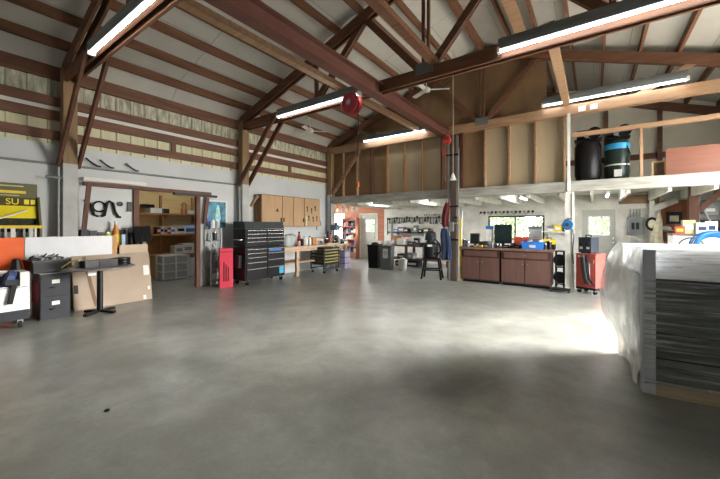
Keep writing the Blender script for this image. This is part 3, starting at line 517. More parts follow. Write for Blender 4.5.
t = thing('drawer_tower', 'white plastic drawer unit with clear drawers on the lean-to floor', 'drawer unit', (-9.72, 4.52, 0)); 
b = B()
for x in (-.2, .2):
    for y in (-.33, 0, .33): b.box(x-.02, x+.02, y-.02, y+.02, 0, .68)
for z in (.02, .22, .44, .66): b.box(-.21, .21, -.34, .34, z, z+.02)
b.ob('frame', WHITE, t)
for y in (-.165, .165):
    for z in (.05, .25, .47): bx(-.18, .2, y-.14, y+.14, z, z+.17).ob('drawer', TRANSL, t, .01)
tag(bx(-.01, .01, -.15, .15, 0, .55).ob('leaning_board', WHITE), 'white panel leaning by the right shelf leg in the lean-to', 'panel', None, (-9.85, 5.18, 0.0), (0, -.0, .3))
tag(bx(-.02, .02, -.06, .06, 0, 1.35).ob('white_plank', WHITE), 'narrow white plank standing left of the lean-to shelves', 'plank', None, (-9.9, 3.85, 0))
# rack, poster, red case
t = thing('wire_shelf_rack', 'narrow metal shelf rack under the blue poster', 'rack', (-7.78, 4.6, 0))
for x in (-.13, .12):
    for y in (-.13, .14): bx(x-.012, x+.012, y-.012, y+.012, 0, 1.45).ob('upright', LGREY, t)
for z in (.12, .45, .8, 1.12, 1.42): bx(-.14, .13, -.14, .15, z, z+.02).ob('shelf', GREY, t)
for i, (z, y, m, h) in enumerate(((1.44, -.05, WHITE, .2), (1.44, .08, LGREY, .17), (1.14, .0, GREEN, .2), (.82, -.02, LGREY, .22), (.47, 0, GREY, .18), (.14, 0, WHITE, .2))):
    can('rack_can', ('white can left on top of the shelf rack', 'grey tin right on top of the shelf rack', 'dark green can on the upper shelf of the rack', 'pale tin on the middle shelf of the rack', 'grey tin on the lower shelf of the rack', 'white tub on the bottom shelf of the rack')[i], 'can', -7.72, 4.6+y, z, .055, h, m)
t = thing('wall_poster', 'blue and teal poster on the wall above the metal shelf rack', 'poster', (XL+.006, 0, 0)); bx(0, .004, 4.53, 5.1, 1.42, 2.16).ob('sheet', WHITE, t); bx(.004, .006, 4.56, 5.05, 1.45, 2.12).ob('print', POSTER, t)
B().lathe([(.05, 1.62), (.08, 1.72), (.055, 1.86), (.05, 1.95), (.028, 2.0), (.018, 2.04)], (.007, 4.83, 0), 14, Matrix.Diagonal((.05, 1, 1, 1))).ob('pale_figure', mat('pale_teal', (150, 205, 200), .5, 0, .3, 12), t)
bx(.006, .01, 4.5, 4.64, 1.48, 1.7).ob('blue_card', BLUE, t)
t = thing('red_case', 'tall pinkish red case with dark lettering beside the tool chest', 'case', (-7.4, 4.7, 0), -.45); bx(-.13, .13, -.15, .15, 0, .95).ob('body', PINK, t, .015); bx(-.132, .132, -.152, .152, .86, .875).ob('lid_seam', MAROON, t)
for k in range(3): bx(.131, .134, -.07+k*.05, -.04+k*.05, .15, .62 - .06*k).ob('lettering_block', MAROON, t)
bx(-.05, .05, -.16, -.15, .7, .78).ob('handle', MAROON, t)
boxthing('red_cabinet', 'dark red metal cabinet in the gap behind the shelf rack', 'cabinet', -8.3, 4.75, 0, .3, .4, .95, MAROON, 0, None, .01, 'x', BLACK)
# tool chest
t = thing('tool_chest', 'large black rolling tool chest with silver drawer pulls', 'tool chest', (-7.32, 5.66, 0)); W2, D2 = .64, .26
bx(-D2, D2, -W2, W2, .12, .95).ob('lower_cabinet', BLACK, t, .008); bx(-D2, D2-.02, -W2+.01, W2-.01, .97, 1.42).ob('top_chest', BLACK, t, .008)
B().prism([(-D2, 1.43), (D2-.02, 1.43), (D2-.07, 1.61), (-D2, 1.61)], lambda a, z: (a, -W2+.01, z), lambda a, z: (a, W2-.01, z)).ob('lid', mat('chest_lid', (58, 62, 64), .4), t)
def drawer(y0, y1, z0, z1, x):
    d = bx(x, x+.02, y0+.01, y1-.01, z0+.006, z1-.006).ob('drawer', BLACK, t, .003); bx(x+.02, x+.034, y0+.03, y1-.03, z1-.03, z1-.012).ob('drawer_pull', CHROME, d)
for (y0, y1, zs) in ((-W2+.03, .02, (1.0, 1.11, 1.21, 1.31, 1.4)), (.02, W2-.03, (1.0, 1.11, 1.21, 1.31, 1.4))):
    for a, b_ in zip(zs, zs[1:]): drawer(y0, y1, a, b_, D2-.02)
for a, b_ in zip((.16, .42, .58, .71, .82, .92), (.42, .58, .71, .82, .92)): drawer(-W2+.02, .02, a, b_, D2)
for a, b_ in zip((.16, .42, .62, .8), (.42, .62, .8, .92)): drawer(.02, W2-.02, a, b_, D2)
bx(D2+.02, D2+.024, .08, .5, .83, .88).ob('blue_sticker', BLUE, t); bx(D2+.02, D2+.024, .43, .58, .2, .38).ob('blue_sticker', mat('cyan_sticker', (60, 160, 200), .5), t)
B().prism([(-.1, .45), (.12, .45), (.14, .75), (-.06, .75)], lambda a, z: (a, -W2-.1, z), lambda a, z: (a, -W2, z)).ob('side_tray', DGREY, t, .01)
B().tube([(-.15, -W2, 1.15), (-.15, -W2-.05, 1.15), (.15, -W2-.05, 1.15), (.15, -W2, 1.15)], .012).ob('side_handle', CHROME, t)
B().tube([(-.15, W2, .8), (-.15, W2+.05, .8), (.15, W2+.05, .8), (.15, W2, .8)], .014).ob('side_handle', BLACK, t)
for x in (-.2, .2):
    for y in (-.55, .55): caster(t, x, y, .06, .12)
# plywood wall cabinets
ys = (5.94, 6.7, 7.15, 7.62, 8.36)
for i, (a, b_) in enumerate(zip(ys, ys[1:])):
    t = thing('wall_cabinet', '%s plywood wall cabinet above the long workbench' % ('wide leftmost', 'second', 'third', 'wide rightmost tool-hung')[i], 'cabinet', (XL, 0, 0), 0, None)
    bx(0, .33, a+.003, b_-.003, 1.48, 2.4).ob('body', wood('cabinet_side', (132, 96, 60), 'z'), t); d = bx(.33, .35, a+.012, b_-.012, 1.49, 2.38).ob('door', CABW, t, .003)
    bx(.35, .368, (b_-.07 if i % 2 == 0 else a+.04), (b_-.04 if i % 2 == 0 else a+.07), 1.62, 1.74).ob('handle', BLACK, d)
ZC = [('pliers', 7.75, 2.05), ('wrench', 7.95, 2.0), ('screwdriver', 7.82, 1.75), ('pliers', 8.02, 1.72), ('wrench', 8.2, 1.74), ('screwdriver', 8.12, 2.08)]
for k, (n, y, z) in enumerate(ZC):
    tag(B().box(0, .012, -.012, .012, -.09, .04).lathe([(.03, .03), (.035, .05), (.03, .08)], n=8, M=Matrix.Diagonal((.3, 1, 1, 1))).ob('hand_tool', DGREY), 'small dark hand tool hung on the door of the rightmost plywood cabinet', 'tool', 'tools on the cabinet door', (XL+.352, y, z))
tag(bx(0, .02, -.03, .03, 0, .3).ob('paper_slip', RAG), 'pale paper strip pinned low on the rightmost plywood cabinet', 'paper', None, (XL+.352, 7.69, 1.5)); tag(B().prism([(-.06, 0), (.06, 0), (0, .1)], lambda a, z: (0, a, z), lambda a, z: (.01, a, z)).ob('triangle_sticker', MAROON), 'dark triangle sticker on the leftmost plywood cabinet door', 'sticker', None, (XL+.351, 6.5, 1.92))
# long workbench
t = thing('workbench', 'long timber workbench under the plywood cabinets', 'bench', (-7.53, 0, 0)); bx(-.41, .4, 6.36, 8.98, .83, .88).box(-.11, .4, 8.98, 9.33, .83, .88).ob('worktop', BENCHT, t); bx(-.41, .3, 6.36, 7.7, .38, .42).ob('lower_shelf', BENCH, t); bx(.36, .4, 6.36, 7.7, .74, .83).ob('apron', BENCH, t)
for x, y in ((-.37, 6.42), (-.37, 7.6), (.33, 6.9), (-.08, 9.26), (.33, 9.26)):
    if 1: bx(x-.04, x+.04, y-.045, y+.045, 0, .83).ob('leg', BENCH, t)
XB = -7.5; bb = lambda px, x=XB: atX(px, x)
for i, (px, r, h, m, lab) in enumerate(((287.5, .09, .36, TRANSL, 'leftmost clear jar on the long workbench'), (291, .09, .38, TRANSL, 'second clear jar on the long workbench'), (294, .07, .34, LGREY, 'grey jar right of the clear jars on the long workbench'))):
    bottle('storage_jar', lab, 'jar', XB, bb(px), .88, r, h, m, GREY, .8)
bottle('spray_bottle', 'tall red bottle with black cap on the long workbench', 'bottle', XB, bb(299.2), .88, .05, .44, mat('dark_red', (150, 40, 44), .4), BLACK, .5, MAROON)
can('orange_can', 'orange pink can in front of the tall red bottle', 'can', -7.3, atX(298.8, -7.3), .88, .05, .16, mat('salmon', (214, 130, 106), .5))
bottle('white_jug', 'white jug on the long workbench right of the red bottle', 'jug', XB, bb(305), .88, .09, .3, WHITE, WHITE, .45)
can('black_can', 'black can just left of the white jug on the long workbench', 'can', XB+.1, atX(302.3, XB+.1), .88, .05, .22, BLACK)
bottle('white_bottle', 'small white bottle right of the jug on the long workbench', 'bottle', XB, bb(309.8), .88, .05, .29, WHITE, BLACK, .5)
boxthing('wooden_block_box', 'brown wooden box in the middle of the long workbench', 'box', XB, bb(313), .88, .14, .16, .24, SHELFW, 0, None, .006, None, None, SHELFW)
for i, px in enumerate((316.5, 320)): boxthing('tan_carton', '%s of two tan cartons on the long workbench' % ('left', 'right')[i], 'box', XB, bb(px), .88, .16, .17, .2, CARD2, 0, None, .004, 'x', CARD)
tag(bx(-.15, .15, -.3, .3, 0, .03).ob('cutting_board', YPLY), 'yellowish board lying flat at the right end of the long workbench', 'board', None, (-7.35, 8.55, .88))
t = thing('drill_press', 'grey bench drill press at the right end of the long workbench', 'drill press', (-7.52, 9.05, .88)); bx(-.12, .14, -.12, .12, 0, .04).ob('base', DGREY, t, .01); B().cyl((-.06, 0, .04), (-.06, 0, .62), .03).ob('column', GREY, t); bx(-.14, .14, -.08, .08, .46, .66).ob('head', mat('press_blue', (104, 116, 128), .4), t, .02); B().cyl((.08, 0, .46), (.08, 0, .3), .02).ob('chuck', CHROME, t); bx(-.03, .14, -.1, .1, .2, .225).ob('work_table', GREY, t)
t = thing('bench_vise', 'dark bench vise in front of the drill press', 'vise', (-7.25, 9.1, .88)); bx(-.07, .07, -.06, .06, 0, .06).ob('base', DGREY, t, .008); bx(-.09, 0, -.05, .05, .06, .15).ob('fixed_jaw', GREY, t, .01); bx(.04, .09, -.05, .05, .07, .15).ob('moving_jaw', GREY, t, .01); B().cyl((.0, 0, .1), (.16, 0, .1), .014).ob('screw', CHROME, t); B().cyl((.15, -.08, .1), (.15, .08, .1), .007).ob('handle', CHROME, t)
for i, (px, r, h, m) in enumerate(((325, .045, .3, GREY), (328, .05, .42, MAROON), (330.5, .04, .36, mat('salmon2', (196, 140, 120), .5)), (333, .05, .25, WHITE))):
    bottle('spray_can', ('grey spray can left of the drill press', 'dark red spray can left of the drill press', 'salmon spray can by the drill press', 'white spray can nearest the end of the workbench')[i], 'can', -7.62-.0*i, atX(px, -7.62), .88, r, h, m, BLACK if i else WHITE, .6)
for i, (px, x, r, h, m) in enumerate(((322, -7.3, .05, .14, GREY), (326.5, -7.35, .06, .2, BLACK), (336, -7.58, .06, .3, DGREY), (339, -7.3, .05, .22, LGREY), (341.5, -7.55, .07, .26, mat('brick_pink', (170, 110, 96), .6)), (334, -7.28, .045, .12, BLACK))):
    can('bench_tin', ('short grey tin at the front of the long workbench beside the yellowish board', 'black tin behind the yellowish board on the long workbench', 'tall dark tin behind the drill press column', 'pale tin at the front corner of the long workbench end', 'brick pink tin at the far end of the long workbench', 'low black tin beside the bench vise')[i], 'can', x, min(9.27, atX(px, x)), .88 if i else .88, r, h, m)
# hooks of hanging things by far post
for i, (z, dy, m) in enumerate(((1.95, .0, BLACK), (1.7, .1, RAG), (1.55, -.1, DGREY))):
    t = thing('hanging_tool', ('black snips hung on the wall left of the far wall post', 'pale glove hung on the wall left of the far wall post', 'dark caliper hung lowest left of the far wall post')[i], 'tool', (XL+.02, 8.62+dy, z)); B().bar((0, 0, .12), (0, .02, -.02), .03, .04).ob('handle', m, t, .006); B().bar((0, .02, -.02), (0, .05, -.2), .02, .035).ob('blade', GREY, t)
# yellow drawer cart
t = thing('tray_cart', 'dark steel cart with rows of yellow edged trays under the workbench end', 'cart', (-7.17, 8.12, 0)); W3, D3 = .36, .28
b = B()
for x in (-D3, D3):
    for y in (-W3, W3): b.box(x-.02, x+.02, y-.02, y+.02, .1, .8)
b.box(-D3, D3, -W3, W3, .78, .8).box(-D3, D3, -W3, W3, .26, .28); b.ob('frame', DGREY, t)
for k in range(5):
    z = .29+k*.097; d = bx(-D3+.005, D3-.005, -W3+.005, W3-.005, z, z+.07).ob('tray', BLACK, t); b = B(); b.box(D3-.005, D3+.02, -W3+.02, W3-.02, z+.04, z+.072).box(-D3+.02, D3-.02, -W3-.02, -W3+.005, z+.05, z+.062); b.ob('yellow_edge', mat('dull_yellow', (150, 136, 74), .5), d)
for x in (-.25, .25):
    for y in (-.32, .32): caster(t, x, y, .05, .11)
b = B()
for x in (-D3, D3): b.bar((x, -W3, .14), (x, W3, .14), .03, .05)
b.ob('base_rails', DGREY, t)
t = thing('storage_crate', 'pale purple crate beyond the tray cart under the bench end', 'crate', (-7.1, 9.05, 0)); bx(-.14, .14, -.14, .14, .02, .62).ob('body', mat('lilac', (168, 160, 186), .6, 0, .15), t, .01)
for z in (.2, .4): bx(-.145, .145, -.145, .145, z, z+.02).ob('band', DGREY, t)
bx(-.15, .15, -.15, .15, .6, .66).ob('lid', GREY, t, .01)
# ================================================================ ORANGE CORNER
t = thing('wall_shelves', 'orange brown shelves full of small parts left of the white far door', 'shelf', (-9.2, YR-.16, 0)); zs = (.25, .55, .85, 1.15, 1.45, 1.75)
for z in zs: bx(-.42, .36, -.13, .14, z, z+.03).ob('shelf_board', ORW, t)
for x in (-.42, .36): bx(x-.015, x+.015, -.13, .14, 0, 1.85).ob('upright', ORW, t)
for j, z in enumerate(zs[:-1]):
    for k in range(5):
        m = (mat('rust_red', (150, 66, 48), .6), LGREY, MAROON, WHITE, mat('dull_blue', (70, 92, 130), .6), CARD, DGREY)[(j*3+k*2) % 7]
        tag(bx(-.055, .055, -.08, .08, 0, .12+.05*((j+k) % 3)).ob('parts_bin', m, None, .006), '%s parts bin, %s on the %s orange shelf by the far door' % ({0: 'red', 1: 'grey', 2: 'dark red', 3: 'white', 4: 'blue', 5: 'tan', 6: 'charcoal'}[(j*3+k*2) % 7], ('leftmost', 'second from left', 'in the middle', 'second from right', 'rightmost')[k], ('lowest', 'second', 'third', 'fourth', 'top')[j]), 'bin', 'parts bins by the far door', (-9.2-.32+k*.145, YR-.16, z+.03))
tag(B().cyl((-9.95, 10.9, 2.33), (-7.4, 10.9, 2.33), .015).ob('hanging_rail', GREY), 'thin rail holding a row of white bulbs before the orange wall', 'rail')
for k in range(7):
    x = -9.45+k*.27
    t = thing('hanging_bulb', ('leftmost white bulb hanging in front of the orange wall' if k == 0 else '%s white bulb from the left hanging in front of the orange wall' % ORD[k]), 'bulb', (x, 10.9, 2.1), 0, 'bulbs before the orange wall'); B().lathe([(.02, -.02), (.055, .02), (.065, .08), (.03, .15)], n=12).ob('bulb', WHITE, t); B().cyl((0, 0, .15), (0, 0, .235), .018).ob('socket', BLACK, t)
for i, (x, z, m) in enumerate(((-9.9, 1.45, DGREY), (-9.62, 1.7, mat('lilac2', (150, 150, 180), .5)), (-9.55, 1.2, GREY))):
    t = thing('hanging_machine_part', ('dark machine part standing before the bright left window', 'pale blue fan blade part hung right of the bright left window', 'grey bracket hung low right of the bright left window')[i], 'part', (x, YR-.06, z)); B().cyl((0, .05, 0), (0, -.06, 0), .07).ob('hub', m, t)
    for a in range(3): B().bar((0, -.02, 0), (.2*math.cos(a*2.1+i), -.02, .2*math.sin(a*2.1+i)), .03, .07, (0, 1, 0)).ob('blade', m, t)
t = thing('lathe_machine', 'grey machine silhouetted against the bright left window', 'machine', (-9.6, 11.6, 0)); bx(-.2, .2, -.2, .2, 0, .75).ob('cabinet', GREY, t, .01); bx(-.25, .25, -.15, .15, .75, .95).ob('bed', LGREY, t, .02); B().cyl((-.15, 0, .95), (-.15, 0, 1.6), .06).ob('column', DGREY, t); bx(-.23, .05, -.1, .1, 1.45, 1.65).ob('head', DGREY, t, .02)
# ================================================================ BINS AND REAR BENCH
def wheelie(x, y, m, lab, sticker, w=.2, d=.2, h=.82):
    t = thing('waste_bin', lab, 'bin', (x, y, 0), .2)
    B().prism([(-w*.85, 0), (w*.85, 0), (w, h), (-w, h)], lambda a, z: (a, -d*(.85+.15*z/h), z), lambda a, z: (a, d*(.85+.15*z/h), z)).ob('body', m, t, .012)
    B().box(-w-.02, w+.02, -d-.02, d+.02, h-.03, h+.01).ob('rim', m, t, .01)
    B().sph((0, 0, h+.0), w*.8, d*.8, .1).ob('liner', BLACK if not sticker else LGREY, t)
    if sticker:
        bx(-.085, .085, -d-.012, -d+.02, .4, .72).ob('recycling_sticker', WHITE, t)
        for k in range(3):
            a = k*2*PI/3; p = Vector((.05*math.sin(a), -d-.016, .575+.05*math.cos(a))); q = Vector((.05*math.sin(a+1.5), -d-.016, .575+.05*math.cos(a+1.5)))
            B().bar(p, q, .006, .022, (0, 1, 0)).lathe([(.024, -.003), (.0245, .0), (.024, .003)], q, 3, Matrix.Rotation(PI/2, 4, 'X') @ Matrix.Rotation(-a+.2, 4, 'Z')).ob('recycling_arrow', BLACK, t)
wheelie(-6.42, 9.95, BLACK, 'black square waste bin on the left of the pair', False); wheelie(-5.82, 9.82, mat('bin_grey', (92, 96, 96), .5), 'grey waste bin with white recycling sticker', True)
t = thing('bucket', 'white plastic bucket on the floor right of the grey bin', 'bucket', (-5.34, 10.05, 0)); B().lathe([(.13, 0), (.16, .34), (.15, .34), (.13, .3)], n=20).ob('body', WHITE, t); B().tube([(0, -.16, .31), (.05, -.12, .2), (.08, 0, .15), (.05, .12, .2), (0, .16, .31)], .005).ob('bail', GREY, t); B().sph((0, 0, .32), .13, .12, .09).ob('rags', WHITED, t)
t = thing('rear_workbench', 'dark topped workbench below the tool wall', 'bench', (-5.6, 0, 0)); bx(-1.5, 1.4, 10.75, 11.5, .74, .8).ob('worktop', wood('dark_red_top', (96, 62, 52), 'x'), t, .004)
for x in (-1.42, 0, 1.32):
    for y in (10.8, 11.45): bx(x-.04, x+.04, y-.04, y+.04, 0, .74).ob('leg', BROWN, t)
bx(-1.45, 1.35, 10.85, 11.45, .25, .29).ob('lower_shelf', BROWN, t)
for i, (px, sx, sz, m, lab) in enumerate(((372, .35, .1, WHITE, 'white paper heap at the left end of the rear workbench'), (390, .36, .12, WHITED, 'crumpled white sheets on the rear workbench'), (402, .3, .22, WHITE, 'white plastic bag on the rear workbench'), (396, .34, .3, SHELFW, 'wooden crate on the rear workbench'), (412, .25, .12, DGREY, 'dark tool case on the rear workbench'), (417, .18, .24, BLACK, 'black machine box on the rear workbench'))):
    Y_ = (11.0, 10.93, 10.95, 11.3, 11.0, 11.25)[i]; boxthing('bench_item', lab, 'box' if i > 2 else 'paper', max(-6.9, atY(px, Y_)), Y_, .8, sx, .25, sz, m, .2*(i % 2), None, .03 if i < 3 else .008, '-y' if i > 2 else None, LGREY)
boxthing('parts_organizer', 'red topped small box behind the white bag on the rear workbench', 'box', atY(407, 11.35), 11.35, .8, .26, .2, .32, WHITED, 0, None, .006, None, None, REDP)
for i, (px, z, sx, sz) in enumerate(((410, .29, .4, .2), (403, .29, .3, .16), (414, .0, .5, .22), (401, 0.0, .3, .2))):
    Y_ = 11.1; boxthing('storage_box', ('wide grey box on the lower shelf of the rear workbench', 'brown box on the lower shelf of the rear workbench', 'wide dark box on the floor under the rear workbench', 'small dark box on the floor under the rear workbench')[i], 'box', atY(px, Y_), Y_, z, sx, .35, sz, (GREY, MAROON, DGREY, BLACK)[i], 0, None, .008, '-y', LGREY)
t = thing('wall_shelf', 'dark metal shelf on the white tool wall at the rear', 'shelf', (-6.05, YR, 0)); bx(-.85, .8, -.3, -.005, 1.2, 1.235).ob('shelf_board', DGREY, t)
for x in (-.7, .6): B().prism([(-.005, 1.2), (-.28, 1.2), (-.005, .98)], lambda a, z: (x-.01, a, z), lambda a, z: (x+.01, a, z)).ob('bracket', GREY, t)
for i, (px, sx, sz, m, lab) in enumerate(((397, .18, .13, BLUE, 'blue parts box at the left end of the rear wall shelf'), (402, .3, .22, mat('mauve', (120, 100, 110), .6), 'mauve helmet box on the rear wall shelf'), (407, .2, .16, DGREY, 'dark box right of the mauve box on the rear wall shelf'), (416, .14, .28, GREY, 'tall grey box on the rear wall shelf'), (421, .2, .12, BLACK, 'black box on the rear wall shelf'), (427, .25, .18, OLIVE, 'olive box at the right end of the rear wall shelf'))):
    boxthing('shelf_box', lab, 'box', atY(px, YR-.16), YR-.16, 1.235, sx, .2, sz, m, 0, None, .02, '-y', WHITE)
# tools on the rear wall
tag(bx(-7.35, -4.6, YR-.03, YR-.004, 1.8, 1.85).ob('tool_rail', GREY), 'grey tool rail on the white rear wall', 'rail')
for k in range(22):
    x = -7.2+k*.118; L = .14+.12*R.random(); b = B().bar((0, 0, 0), (0, 0, -L), .02, .03)
    kd = k % 4
    if kd == 0: b.box(-.05, .05, -.015, .015, -L-.04, -L)
    elif kd == 1: b.cyl((0, -.012, -L), (0, .012, -L), .04, n=10)
    elif kd == 2: b.bar((0, 0, -L*.4), (.05, 0, -L-.05), .02, .025).bar((0, 0, -L*.4), (-.05, 0, -L-.05), .02, .025)
    else: b.box(-.035, .035, -.012, .012, -.03, .05)
    tag(b.ob('hand_tool', (BLACK, DGREY, BLACK, GREY)[(k*3) % 4]), 'dark hand tool hanging from the grey tool rail on the rear wall', 'tool', 'hand tools on the rear rail', (x, YR-.044, 1.82+.02*(k % 3)))
t = thing('bar_clamp', 'tall dark bar clamp hanging left of the tool row on the rear wall', 'clamp', (-7.3, YR-.05, 1.1)); bx(-.015, .015, -.015, .015, 0, .75).ob('bar', DGREY, t)
for z in (.1, .65): bx(-.01, .12, -.02, .02, z, z+.05).ob('jaw', BLACK, t)
tag(B().box(-.03, .03, -.03, .0, 0, .9).ob('clamp_rail', GREY), 'second grey bar standing beside the tall clamp on the rear wall', 'bar', None, (-7.1, YR-.005, .85))
for k in range(9):
    x = -5.6+k*.105; b = B().lathe([(.02, -.02), (.045, -.02), (.045, .02), (.02, .02)], (0, 0, 0), 10, Matrix.Rotation(PI/2, 4, 'X')).bar((0, 0, 0), (.03*(-1)**k, 0, -.12), .015, .02)
    tag(b.ob('hanging_part', (DGREY, GREY, SHELFW, LGREY)[k % 4]), 'small part hung in the upper row at the right of the tool wall', 'part', 'small parts in the upper row', (x, YR-.03, 2.02-.03*(k % 2)))
for k in range(14):
    x = -3.35+k*.13; b = B().lathe([(.015, -.02), (.04, -.02), (.04, .02), (.015, .02)], (0, 0, 0), 9, Matrix.Rotation(PI/2, 4, 'X')).bar((0, 0, 0), (.05*((k % 3)-1), 0, -.07-.03*(k % 2)), .015, .02)
    tag(b.ob('hanging_part', (DGREY, BLACK, GREY)[k % 3]), 'small dark fitting hung on the white rail above the rear window', 'part', 'fittings above the rear window', (x, YR-.09, 1.98))
# ================================================================ STOOL, VACUUM, POST
t = thing('work_stool', 'sturdy black four legged stool under the shop vacuum', 'stool', (-3.76, 8.86, 0), .25); bx(-.24, .24, -.2, .2, .55, .6).ob('seat', BLACK, t, .012)
L4 = [(-1, -1), (1, -1), (1, 1), (-1, 1)]
for a, b_ in L4: B().bar((a*.19, b_*.15, .55), (a*.27, b_*.22, 0), .05, .05).ob('leg', BLACK, t, .005)
for (a, b_), (c_, d_) in zip(L4, L4[1:]+L4[:1]): B().bar((a*.235, b_*.19, .26), (c_*.235, d_*.19, .26), .03, .04).ob('stretcher', BLACK, t)
t = thing('shop_vacuum', 'black shop vacuum with round top and white label standing on the stool', 'vacuum', (-3.82, 8.86, .6), .35)
B().lathe([(.2, 0), (.235, .03), (.24, .3), (.2, .32)], n=24).ob('drum', BLACK, t); B().lathe([(.25, .3), (.25, .37), (.2, .41), (.13, .43), (.13, .48), (.175, .5), (.18, .62), (.15, .71), (.08, .75), (.03, .76)], n=24).ob('motor_head', mat('charcoal', (46, 48, 52), .4), t); bx(-.06, .06, -.257, -.243, .32, .37).ob('label_plate', WHITE, t)
B().tube([(.1, -.2, .12), (.2, -.27, .1), (.3, -.2, .2), (.26, -.05, .38), (.15, -.02, .5)], .024).ob('hose', BLKR, t); B().tube([(-.07, 0, .72), (-.05, 0, .8), (.05, 0, .8), (.07, 0, .72)], .014).ob('carry_handle', BLACK, t); bx(-.3, -.16, -.14, .1, .3, .42).ob('tool_tray', DGREY, t, .01)
def hanging(name, label, x, y, z1, L, w, m, seed, hook=True, tp=0):
    P = []; r_ = random.Random(seed); n = 30
    for i in range(9):
        f_ = i/8; row = []
        for j in range(n):
            a = 2*PI*j/n; ww = w*(.55+.45*min(1, f_*5))*(1-.12*f_)*(1-tp+tp*1.7*f_); fold = 1+(.16+.3*f_)*math.sin(5*a+seed+2*f_); row.append((ww*fold*math.cos(a)+.03*math.sin(4*f_+seed), .38*ww*fold*math.sin(a), -L*f_+.02*r_.random()))
        row.append(row[0]); P.append(row)
    t = thing(name, label, 'clothing' if 'cloth' not in name else 'cloth', (x, y, z1)); B().grid(P).ob('cloth', m, t)
    if hook: B().tube([(0, .02, .06), (0, 0, .03), (0, 0, -.03)], .012).ob('hook', GREY, t)
    return t
hanging('hanging_jacket', 'dark red jacket hanging on the left of the centre post', -3.27, 8.66, 2.12, .66, .085, MAROON, 2)
hanging('hanging_overalls', 'blue denim overalls hanging on the left of the centre post below the red jacket', -3.29, 8.64, 1.42, .85, .125, DENIM, 5)
t = thing('spirit_level', 'long yellow level leaning between the centre post and the brown cabinets', 'level', (-2.98, 8.98, 0)); M_ = Matrix.Rotation(.03, 4, 'X'); bx(-.03, .03, -.015, .015, 0, 1.7, M_).ob('body', YELP, t, .004)
for z in (.3, .85, 1.4): bx(-.031, .031, -.017, .017, z, z+.06, M_).ob('vial', LGREY, t)
for i, (x, y, h, m) in enumerate(((-3.02, 9.12, 1.9, LGREY), (-3.08, 9.2, 1.75, WHITED), (-3.4, 9.12, 1.5, DGREY))): tag(B().cyl((0, 0, 0), (.02, .03, h), .02).ob('steel_bar', m), ('pale steel bar standing behind the yellow level', 'white pipe standing behind the centre post', 'dark pipe standing left of the centre post')[i], 'bar', None, (x, y, 0))
for i, (dx, z) in enumerate(((-.16, 1.75), (.15, 1.65), (-.18, 1.5))): t = thing('clamp', ('dark clamp high on the left of the centre post', 'grey clamp on the right of the centre post', 'dark clamp lowest on the left of the centre post')[i], 'clamp', (-3.2+dx, 8.8, z)); bx(-.02, .02, -.03, .03, -.12, .12).ob('bar', DGREY, t); bx(-.05, .05, -.05, 0, .06, .1).ob('jaw', BLACK, t); bx(-.05, .05, -.05, 0, -.1, -.06).ob('jaw', GREY, t)
# ================================================================ BROWN CABINETS
for i, (x0, x1) in enumerate(((-2.94, -1.96), (-1.93, -.82))):
    t = thing('base_cabinet', '%s brown painted base cabinet below the rear window' % ('left', 'right')[i], 'cabinet', ((x0+x1)/2, 9.2, 0)); w = (x1-x0)/2
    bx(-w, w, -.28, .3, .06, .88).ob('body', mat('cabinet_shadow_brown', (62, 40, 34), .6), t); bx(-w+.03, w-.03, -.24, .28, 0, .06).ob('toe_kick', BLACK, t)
    d = bx(-w+.07, w-.07, -.302, -.28, .7, .84).ob('drawer', BROWN, t, .005); bx(-.05, .05, -.318, -.302, .76, .775).ob('handle', BROWNT, d)
    for s in (-1, 1):
        a, b_ = (-w+.02, -.01) if s < 0 else (.01, w-.02); d = bx(a, b_, -.302, -.28, .09, .66).ob('door', BROWN, t, .006); bx(s*.06-.015, s*.06+.015, -.316, -.302, .53, .57).ob('knob', BROWNT, d)
tag(bx(-2.99, -.78, 8.88, 9.52, .88, .935).ob('worktop', BROWNT, None, .006), 'worn brown worktop over the two brown base cabinets', 'worktop'); ZW = .935
def cx(px, Y): return atY(px, Y)
def monitor(name, label, px, Y, w, h, m, z0=.1, rz=0):
    t = thing(name, label, 'monitor', (cx(px, Y), Y, ZW), rz); bx(-w/2, w/2, -.02, .03, z0, z0+h).ob('case', m, t, .008); bx(-w/2+.02, w/2-.02, -.023, -.02, z0+.02, z0+h-.02).ob('screen', mat('dark_screen', (30, 44, 42), .25), t)
    bx(-.03, .03, 0, .05, 0.01, z0).ob('stand', BLACK, t); bx(-.1, .1, -.07, .09, 0, .015).ob('base', BLACK, t); return t
monitor('computer_monitor', 'large dark monitor on the brown worktop before the window', 503, 9.3, .43, .5, BLACK, .1)
monitor('small_monitor', 'small brownish dark monitor left on the brown worktop', 475, 9.35, .26, .3, BROWNT, .06)
boxthing('tall_carton', 'tall white and blue carton left of the large monitor', 'box', cx(490, 9.38), 9.38, ZW, .18, .12, .56, WHITE, 0, None, .004, None, None, BLUE)
t = thing('angle_grinder', 'dark angle grinder lying in front of the blue and white carton', 'grinder', (cx(484.5, 9.1), 9.1, ZW)); B().cyl((-.14, 0, .1), (.1, 0, .12), .045).ob('body', DGREY, t); B().cyl((.14, 0, .02), (.14, 0, .05), .08).ob('disc', BLACK, t); bx(.06, .18, -.04, .04, .05, .15).ob('gear_head', GREY, t, .01); bx(-.16, .05, -.04, .04, 0, .06).ob('rest', BLACK, t)
boxthing('red_toolbox', 'red toolbox right of the large monitor on the brown worktop', 'toolbox', cx(521.5, 9.4), 9.4, ZW, .32, .2, .28, mat('salmon_red', (206, 82, 60), .45), 0, None, .01, None, None, mat('salmon_red', (206, 82, 60), .45))
